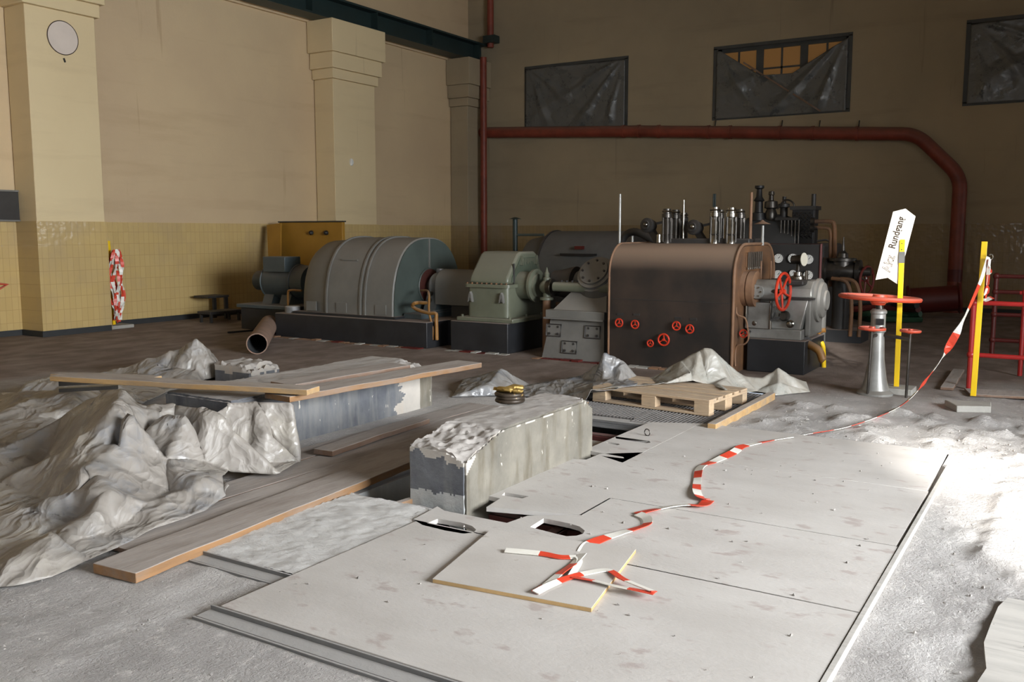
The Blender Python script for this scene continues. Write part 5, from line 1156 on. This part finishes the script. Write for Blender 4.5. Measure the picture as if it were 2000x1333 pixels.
near_in = Q3([(520, 850, .26), (540, 880, .12), (455, 845, .32), (430, 815, .42), (400, 830, .38), (360, 815, .44), (320, 818, .42), (300, 842, .34), (285, 820, .40), (480, 900, .10), (520, 905, .08), (430, 890, .14), (400, 905, .15), (375, 870, .25), (340, 880, .20), (300, 900, .14), (225, 800, .52), (215, 835, .44), (250, 815, .50), (262, 835, .42), (200, 870, .36), (190, 900, .30), (270, 868, .28), (235, 880, .34), (225, 915, .26), (190, 935, .24), (245, 925, .16), (290, 930, .12), (325, 905, .20), (350, 930, .16), (375, 960, .12), (400, 940, .16), (330, 965, .07), (290, 985, .12), (235, 985, .16), (210, 965, .22), (180, 985, .10), (250, 1020, .06), (205, 1045, .05), (185, 1010, .14), (150, 1015, .07), (110, 985, .10), (100, 1045, .12), (80, 1090, .08), (150, 960, .22), (165, 920, .28), (120, 1070, .04), (60, 1060, .05), (20, 1100, .08), (40, 1000, .10), (70, 950, .06), (95, 890, .16), (125, 850, .24), (150, 830, .36), (175, 850, .40), (40, 900, .06), (0, 950, .10), (-40, 1050, .04)])
folds('plastic_sheet', 'large crumpled dusty plastic sheet heaped over the blocks at left', near_out, near_in, 'sheet', amp=.024, freq=3.4, seed=1.3, smooth=1, fine=.003, along=.25)
bk = lambda p, d=.55: Vector((p.x - .12, p.y + d, .005))
sil = Q3([(-60, 790, 'y', 4.2), (0, 772, 'y', 4.5), (50, 747, 'y', 4.95), (90, 742, 'y', 5.2), (150, 735, 'y', 5.6), (210, 728, 'y', 6.0), (292, 704, 'y', 6.3), (351, 683, 'y', 6.5), (384, 662, 'y', 6.55), (398, 677, 'y', 6.6), (405, 690, 'y', 6.6), (429, 706, 'y', 6.6)])
fr = Q3([(433, 735, .03), (400, 742, .02), (385, 750, .02), (330, 765, .02), (280, 790, .03), (230, 800, .05), (180, 830, .08), (100, 860, .10), (40, 900, .06), (-90, 930, .01)])
back = [bk(p, .15 if i < 6 else .5) for i, p in enumerate(sil)]
mid = Q3([(388, 700, .33), (385, 725, .12), (340, 722, .14), (300, 735, .10), (360, 745, .05), (250, 760, .08), (190, 765, .10), (140, 770, .26), (110, 785, .22), (60, 780, .26), (20, 810, .20), (150, 800, .20), (215, 745, .2), (70, 820, .16), (-30, 830, .15)])
folds('plastic_sheet', 'plastic sheet rising to a grey peak behind the crosswise plank', fr[::-1] + back[::1] if False else fr + [back[0]] + back[1:] , sil + mid, 'sheet', amp=.022, freq=4.0, seed=4.1, smooth=1)
mo = Q3([(882, 776, .01), (950, 774, .01), (1020, 774, .01), (1080, 782, .01), (1126, 797, .01), (1145, 780, .10), (1158, 764, .158), (1200, 760, .158), (1243, 756, .158)]) + [PY(1248, 742, 8.5), bk(PY(1246, 738, 8.6), .3), bk(PY(1215, 705, 8.4), .5), bk(PY(1180, 692, 8.4), .5), bk(PY(1130, 740, 8.6), .3), PZ(1080, 748, .01), PZ(1035, 752, .01), bk(PY(1000, 735, 8.0), .3), bk(PY(980, 722, 8.0), .4), bk(PY(940, 735, 7.9), .4), bk(PY(884, 745, 7.7), .4)]
mi = Q3([(1240, 738, 'y', 8.5), (1215, 706, 'y', 8.3), (1195, 697, 'y', 8.25), (1180, 690, 'y', 8.2), (1170, 712, 'y', 8.25), (1130, 737, 'y', 8.3), (1000, 735, 'y', 7.85), (980, 722, 'y', 7.8), (962, 730, 'y', 7.8), (938, 737, 'y', 7.7), (905, 744, 'y', 7.65), (884, 748, 'y', 7.6), (1018, 758, .03), (1060, 765, .05), (1100, 770, .02), (950, 755, .10), (925, 765, .06), (975, 757, .12), (995, 765, .04), (1195, 725, .22), (1180, 745, .14), (1160, 748, .10), (1120, 760, .06), (1210, 745, .15)])
folds('plastic_sheet', 'blue-grey crumpled plastic lying behind the broken block, with a peak before the turbine', mo, mi, 'sheet3', amp=.014, freq=5.0, seed=7.7, smooth=1)
ro = Q3([(1160, 762, .162), (1230, 756, .162), (1300, 750, .165), (1352, 744, .18), (1385, 754, .12), (1415, 762, .165), (1445, 770, .04), (1478, 765, .03), (1515, 773, .01), (1582, 766, .01)]) + [PY(1560, 748, 9.35) + Vector((.05, .1, 0)), bk(PY(1545, 737, 9.3), .25), bk(PY(1520, 719, 9.25), .35), bk(PY(1490, 738, 9.2), .3), bk(PY(1440, 730, 9.0), .35), bk(PY(1395, 690, 8.8), .6), bk(PY(1375, 680, 8.8), .6), bk(PY(1330, 705, 8.7), .5), bk(PY(1280, 735, 8.6), .35), bk(PY(1235, 750, 8.45), .2), PZ(1190, 757, .165)]
ri = Q3([(1545, 737, 'y', 9.2), (1520, 719, 'y', 9.12), (1505, 729, 'y', 9.1), (1490, 740, 'y', 9.05), (1455, 737, 'y', 8.95), (1440, 728, 'y', 8.85), (1415, 705, 'y', 8.75), (1395, 687, 'y', 8.65), (1388, 681, 'y', 8.62), (1375, 679, 'y', 8.6), (1366, 684, 'y', 8.6), (1330, 705, 'y', 8.55), (1280, 735, 'y', 8.45), (1240, 749, 'y', 8.35), (1385, 715, .33), (1375, 738, .22), (1350, 728, .26), (1420, 738, .19), (1400, 750, .16), (1320, 740, .20), (1500, 752, .08), (1522, 748, .12), (1475, 752, .06), (1545, 758, .05), (1440, 752, .10)])
folds('plastic_sheet', 'pale plastic sheet standing in a tall peak behind the wooden pallet', ro, ri, 'sheet2', amp=.008, freq=4.0, seed=2.2, smooth=1, fine=.003)
tr = PZ(125, 745, .36)
m = MB(); m.box(-8.3, -6.2, 4.2, 4.6, .0, .28); 
m = MB(); a, b = PZ(115, 748, .40), PZ(230, 742, .40); m.bar(a, b, .05, .05); m.bar(a + Vector((0, 0, -.06)), b + Vector((0, 0, -.06)), .06, .03); tag(m.build('steel_channel', 'castst'), 'dark steel channel poking out of the plastic under the crosswise plank', 'steel channel')

# ------------------------------------------------------------ odd pieces
t = thing('cut_pipe', 'rusty cut pipe length lying open end to the camera on the floor', 'pipe', (-9.3, 8.7, 0))
a = PZ(502, 672, .14); b = PZ(526, 633, .14); dd = (b - a).normalized()
MB().rings([[a + (dd.cross(Vector((0, 0, 1))) * math.cos(k * PI / 14) + Vector((0, 0, 1)) * math.sin(k * PI / 14)) * r_ + dd * l for k in range(28)] for l, r_ in ((0, .125), (0, .14), ((b - a).length, .14), ((b - a).length, .125))], False, False).build('pipe_wall', 'pipeext', t)
MB().rings([[a + (dd.cross(Vector((0, 0, 1))) * math.cos(k * PI / 14) + Vector((0, 0, 1)) * math.sin(k * PI / 14)) * .124 + dd * l for k in range(28)] for l in (.004, (b - a).length)], False, False).build('pipe_lining', 'pipeint', t)
m = MB(); m.tube(smoothpath([PZ(445, 650, .012), PZ(470, 648, .012), PZ(500, 645, .012), PZ(540, 638, .012)]), .018, 6); tag(m.build('floor_cable', 'black'), 'black cable on the floor beside the cut pipe', 'cable')
m = MB(); c = PZ(1264, 852, .03) + Vector((0, 0, .028)); m.torus(c, (.3, 1, 0), .026, .004, 24, 6); tag(m.build('lifting_ring', 'castst'), 'small wire lifting ring standing on the narrow cover board', 'ring')
rnd = random.Random(3); m = MB()
def crumb(p, r):
    o_ = len(m.v); q = [Vector((1, 0, 0)), Vector((-.6, .8, 0)), Vector((-.5, -.9, 0)), Vector((.1, .1, .8)), Vector((0, 0, -.5))]
    R0 = Matrix.Rotation(rnd.uniform(0, 6), 3, 'Z')
    m.add([p + (R0 @ v) * r * rnd.uniform(.6, 1.2) for v in q], [(0, 1, 3), (1, 2, 3), (2, 0, 3), (1, 0, 4), (2, 1, 4), (0, 2, 4)])
for k in range(260):
    if k < 90: x, y = rnd.uniform(-2.9, -.8), rnd.uniform(2.6, 7.0); z = TP
    elif k < 170: x, y = rnd.uniform(-.5, .6), rnd.uniform(3.2, 7.4); z = .015
    elif k < 210: x, y = rnd.uniform(-2.2, .2), rnd.uniform(7.3, 8.3); z = .012
    else: x, y = rnd.uniform(-5, -3.1), rnd.uniform(1.6, 2.7); z = .006
    crumb(Vector((x, y, z + .003)), rnd.uniform(.003, .011) if k < 210 else rnd.uniform(.004, .010))
for k in range(330):
    x = rnd.uniform(-2.2, .9); y = 7.55 + .28 * math.sin(x * 1.7) + rnd.gauss(0, .16) + (.5 if k % 3 == 0 else 0)
    if y > 7.2: crumb(Vector((x, y, max(.004, min(fz(x, y), .06)) + .003)), abs(rnd.gauss(.004, .005)) + .003)
for k in range(160):
    x, y = rnd.uniform(-.55, .7), rnd.uniform(2.6, 7.2); crumb(Vector((x, y, max(-.02, min(fz(x, y), .02)) + .003)), abs(rnd.gauss(.004, .003)) + .002)
tag(m.build('plaster_crumbs', 'stone'), 'small crumbs of plaster and stone scattered over boards and floor', 'rubble', None, 'stuff')

# ------------------------------------------------------------ handwheel stand
SY = 9.5; b = PY(1712, 785, SY); b.z = 0
t = thing('valve_stand', 'grey pedestal with a large red handwheel and two small side wheels', 'valve stand', (b.x, SY, 0))
top = PY(1716, 588, SY)
MB().lathe((b.x - .02, SY, 0), (0, 0, 1), [(0, .17), (.02, .17), (.05, .13), (.15, .105), (.35, .075), (.62, .062), (.63, .075), (.66, .075), (.67, .068), (.80, .068), (.81, .078), (.83, .078), (.85, .06)], 28).build('column', 'silver', t)
MB().cyl((b.x - .01, SY, .85), (top.x, SY, top.z), .035, n=14).build('spindle', 'castst', t)
h = handwheel(t, 'large_handwheel', (top.x + .01, SY, top.z + .03), (.04, 0.03, 1), .365, .022, 'redd', 5, .22)
MB().lathe((top.x, SY, top.z - .04), (0, 0, 1), [(0, .06), (.04, .085), (.06, .085)], 20).build('wheel_hub', 'redd', h)
l, r_ = PY(1703, 650, SY - .15), PY(1778, 655, SY - .05)
MB().tube([(l.x, l.y, l.z - .04), (b.x, SY, .60), (r_.x, r_.y, r_.z - .04)], .018, 8).build('cross_arm', 'castst', t)
for q, px, py, R in ((l, 1694, 778, .115), (r_, 1770, 766, .085)):
    h = handwheel(t, 'small_handwheel', (q.x, q.y, q.z + .04), (.03, 0, 1), R, .014, 'redd', 4, .3)
    MB().cyl((q.x, q.y, q.z + .04), (PY(px, py, q.y).x, q.y, 0), .013, n=8).build('spindle_rod', 'castst', h)
MB().box(top.x + .0, top.x + .07, SY - .08, SY - .06, .70, .76).build('name_plate', 'black', t)

# signpost
t = thing('sign_post', 'yellow steel post on a concrete foot in front of the valve stand', 'post', (-1.5, 9.72, 0))
a, b2 = PY(1750, 768, 9.72), PY(1763, 468, 9.72); a.z = .06
MB().bar(a, b2, .048, .02, (0, 1, 0)).build('post', 'yellow', t, bevel=.003)
u = (b2 - a); g0, g1 = PY(1762, 492, 9.72).z, PY(1762, 514, 9.72).z
pa, pb_ = a + u * ((g1 - a.z) / u.z), a + u * ((g0 - a.z) / u.z); MB().bar(pa, pb_, .052, .026, (0, 1, 0)).build('tape_wrap', 'gtape', t)
MB().box(a.x - .21, a.x + .17, 9.56, 9.86, 0, .062).build('concrete_foot', 'cblock', t, bevel=.008)
for z in (b2.z - .04, b2.z - .1): MB().cyl((b2.x - .003, 9.705, z), (b2.x - .003, 9.712, z), .006, n=8).build('screw', 'dkiron', t)
SGY = 9.765
t = thing('direction_sign', 'white arrow-shaped sign pointing up, tilted behind the yellow post', 'sign', (-1.57, SGY, 1.4))
sp = [PY(x, y, SGY - .02) for x, y in ((1744.5, 413.8), (1768.5, 407.8), (1788, 422.8), (1768.5, 497), (1752.8, 555.6), (1734, 542.8), (1710, 546.9))]
MB().prism([(p.x, p.z) for p in sp], SGY - .02, SGY - .012, 'xz').build('sign_board', 'sign', t)
def text(body, size, p0, ang, mt, name, label, parent, outline=False, ext=.001, sx=1.0):
    cu = bpy.data.curves.new(name, 'FONT'); cu.body = body; cu.size = size; cu.extrude = ext; cu.offset = 0 if outline else .0018
    if outline: cu.fill_mode = 'NONE'; cu.bevel_depth = .002; cu.extrude = 0
    tmp = bpy.data.objects.new(name, cu); COL.objects.link(tmp)
    me = bpy.data.meshes.new_from_object(tmp.evaluated_get(bpy.context.evaluated_depsgraph_get())); bpy.data.objects.remove(tmp)
    me.name = name; me.materials.clear(); me.materials.append(MT[mt])
    off = parent.location
    for v in me.vertices:
        x, y, z = v.co.x * sx, v.co.y, v.co.z
        v.co = Vector((p0.x + x * math.cos(ang) - y * math.sin(ang), p0.y - z, p0.z + x * math.sin(ang) + y * math.cos(ang))) - off
    o = bpy.data.objects.new(name, me); COL.objects.link(o); o.parent = parent; 
    if label: o['label'] = label
    return o
a1 = PY(1747.5, 487, SGY - .024); a2 = PY(1767, 425, SGY - .024); ang = math.atan2(a2.z - a1.z, a2.x - a1.x)
L_ = (a2 - a1).length
o = text('Rundgang', .095, a1, ang, 'ink', 'lettering', 'dark lettering reading Rundgang', t)
xs_ = [v.co for v in o.data.vertices]; wd = max((v + t.location - a1).dot(Vector((math.cos(ang), 0, math.sin(ang)))) for v in xs_)
bpy.data.objects.remove(o); text('Rundgang', .095, a1, ang, 'ink', 'lettering', 'dark lettering reading Rundgang', t, sx=L_ / wd)
a1 = PY(1738, 533, SGY - .024); text('Akz', .12, a1, ang, 'inkp', 'faded_logo', 'pale outlined letters', t, outline=True, sx=.9)

# tape post
t = thing('barrier_post', 'yellow post with wire hook holding the barrier tape, on a concrete foot', 'post', (-.79, 9.57, 0))
a, b2 = PY(1900, 786, 9.57), PY(1923, 472, 9.57); a.z = .055
MB().bar(a, b2, .05, .02, (0, 1, 0)).build('post', 'yellow', t, bevel=.003)
c0, c1_ = PZ(1868, 806, 0), PZ(1935, 808, 0)
MB().hexa([Vector((c0.x, c0.y, 0)), Vector((c1_.x, c1_.y + .01, 0)), Vector((c1_.x - .02, c1_.y + .27, 0)), Vector((c0.x - .13, c0.y + .27, 0)), Vector((c0.x, c0.y, .06)), Vector((c1_.x, c1_.y + .01, .06)), Vector((c1_.x - .02, c1_.y + .27, .06)), Vector((c0.x - .13, c0.y + .27, .06))]).build('concrete_foot', 'cblock', t, bevel=.008)
MB().tube(smoothpath([PY(1928, 509, 9.55), PY(1934, 509, 9.53), PY(1939, 505, 9.52), PY(1939, 499, 9.52), PY(1935, 497, 9.52), PY(1933, 499, 9.52)]), .006, 6).build('wire_hook', 'chrome', t)

# ------------------------------------------------------------ barrier tape
def ribbon(parent, name, pts, wid=.05, seg=.17, start=0, roll=None, label=None):
    P_ = smoothpath(pts, 6); m = MB(); dist = 0; R = []; cols = []
    for i, p in enumerate(P_):
        d = (P_[min(i + 1, len(P_) - 1)] - P_[max(i - 1, 0)]).normalized()
        if i: dist += (p - P_[i - 1]).length
        hz = Vector((0, 0, 1)).cross(d)
        hz = hz.normalized() if hz.length > .05 else Vector((1, 0, 0))
        ro = (roll(i / len(P_)) if roll else .25 * math.sin(dist * 5 + start)); w_ = wid * (.8 + .2 * abs(math.cos(dist * 2.3 + start)))
        up = d.cross(hz).normalized(); s_ = hz * math.cos(ro) + up * math.sin(ro); n_ = d.cross(s_).normalized() * .002
        lift = Vector((0, 0, abs(math.sin(ro)) * w_ / 2 + .003))
        R.append([p + lift - s_ * w_ / 2 - n_, p + lift + s_ * w_ / 2 - n_, p + lift + s_ * w_ / 2 + n_, p + lift - s_ * w_ / 2 + n_]); cols.append(int(dist / seg + start) % 2)
    for i in range(len(R) - 1): m.hexa([R[i][0], R[i][1], R[i + 1][1], R[i + 1][0], R[i][3], R[i][2], R[i + 1][2], R[i + 1][3]], mi=cols[i])
    o = m.build(name, ['tred', 'twhite'], parent, smooth=False)
    return o
t = thing('barrier_tape', 'red and white striped barrier tape from the yellow post down across the boards', 'barrier tape', (-1.6, 5.0, 0.03))
pts = [PY(1930, 509, 9.5), PY(1915, 555, 9.46), PY(1895, 602, 9.40), PY(1872, 650, 9.32), PZ(1845, 697, .44), PZ(1815, 740, .25), PZ(1790, 770, .11), PZ(1765, 793, .04), PZ(1735, 811, .012), PZ(1690, 828, .01), PZ(1640, 842, .008), PZ(1590, 850, .006), PZ(1545, 857, .006)]
ribbon(t, 'hanging_tape', pts, .07, .24, 1, roll=lambda u: 1.15 - .9 * u)
g = lambda l: [PZ(x, y, .034) for x, y in l]
ribbon(t, 'floor_tape', g([(1545, 857), (1500, 864), (1452, 873), (1432, 887), (1392, 904), (1368, 916), (1362, 940), (1361, 962), (1368, 975), (1383, 979)]), .06, .15, 1)
ribbon(t, 'floor_tape', g([(1383, 979), (1372, 990), (1345, 990), (1315, 993), (1285, 998), (1258, 1003), (1246, 1006)]), .07, .20, 0)
ribbon(t, 'floor_tape', g([(1246, 1007), (1262, 1015), (1264, 1027), (1240, 1036), (1205, 1045), (1170, 1058), (1148, 1070), (1138, 1085)]), .06, .16, 1)
k = lambda l: [PZ(x, y, .053) for x, y in l]
ribbon(t, 'floor_tape', k([(1138, 1085), (1120, 1105), (1095, 1122), (1070, 1143), (1046, 1160)]), .045, .14, 1)
ribbon(t, 'floor_tape', k([(1046, 1161), (1075, 1146), (1110, 1132), (1150, 1121), (1188, 1116), (1215, 1133), (1248, 1148), (1278, 1160)]), .04, .15, 1)
ribbon(t, 'floor_tape', k([(1278, 1162), (1240, 1155), (1200, 1148), (1160, 1138), (1118, 1130)]), .04, .17, .35)
ribbon(t, 'floor_tape', k([(1116, 1128), (1122, 1118), (1132, 1100), (1128, 1092)]), .035, .3, 1)
t = thing('loose_tape_end', 'loose end of striped tape lying to the left on the chipboard sheet', 'barrier tape', (-2.2, 3.6, .05))
ribbon(t, 'tape_strip', k([(987, 1078), (1020, 1081), (1060, 1085), (1095, 1091), (1126, 1090)]), .042, .16, 1)
t = thing('hanging_tape_bundle', 'bundle of striped tape hanging straight down from the wire hook', 'barrier tape', (-.75, 9.5, 0))
ribbon(t, 'tape_strand', [PY(1931, 509, 9.5), PY(1932, 530, 9.5), PY(1928, 560, 9.5), PY(1925, 585, 9.5), PY(1922, 590, 9.5)], .05, .12, 0, roll=lambda u: .2)
ribbon(t, 'tape_strand', [PY(1933, 509, 9.48), PY(1930, 535, 9.48), PY(1928, 562, 9.48), PY(1923, 580, 9.48)], .04, .13, 1, roll=lambda u: .5)
ribbon(t, 'tape_tail', [PY(1921, 590, 9.7), PY(1928, 588, 9.9), PY(1934, 585, 10.1), PY(1938, 584, 10.2)], .05, .4, 1, roll=lambda u: .5)

# ------------------------------------------------------------ railings
def railing(label, x0, x1, y, zs, zt, r_, mt, posts):
    t = thing('guard_rail', label, 'railing', (x0, y, 0), None)
    for z in zs: MB().tube([(x0, y, z), (x1, y, z)], r_, 10).build('rail', mt, t)
    for x in posts: MB().tube([(x, y, 0), (x, y, zt)], r_ * 1.15, 10).build('post', mt, t)
    for x in posts:
        for z in zs: MB().sphere((x, y, z), r_ * 1.7, 10, 6).build('joint', mt, t)
    return t
railing('bright red tubular railing behind the second yellow post', -.89, 1.4, 10.3, (.36, .89), .89, .024, 'redrail', (-.89, 1.3))
railing('darker red railing standing farther back at the right edge', -.90, 2.0, 13.2, (.22, .55, .84, 1.04), 1.04, .026, 'reddk', (-.90, 1.6))
railing('low red rail between the bright and the dark railing at right', -.55, 1.6, 11.6, (.93,), .93, .022, 'redrail', (-.50, 1.5))
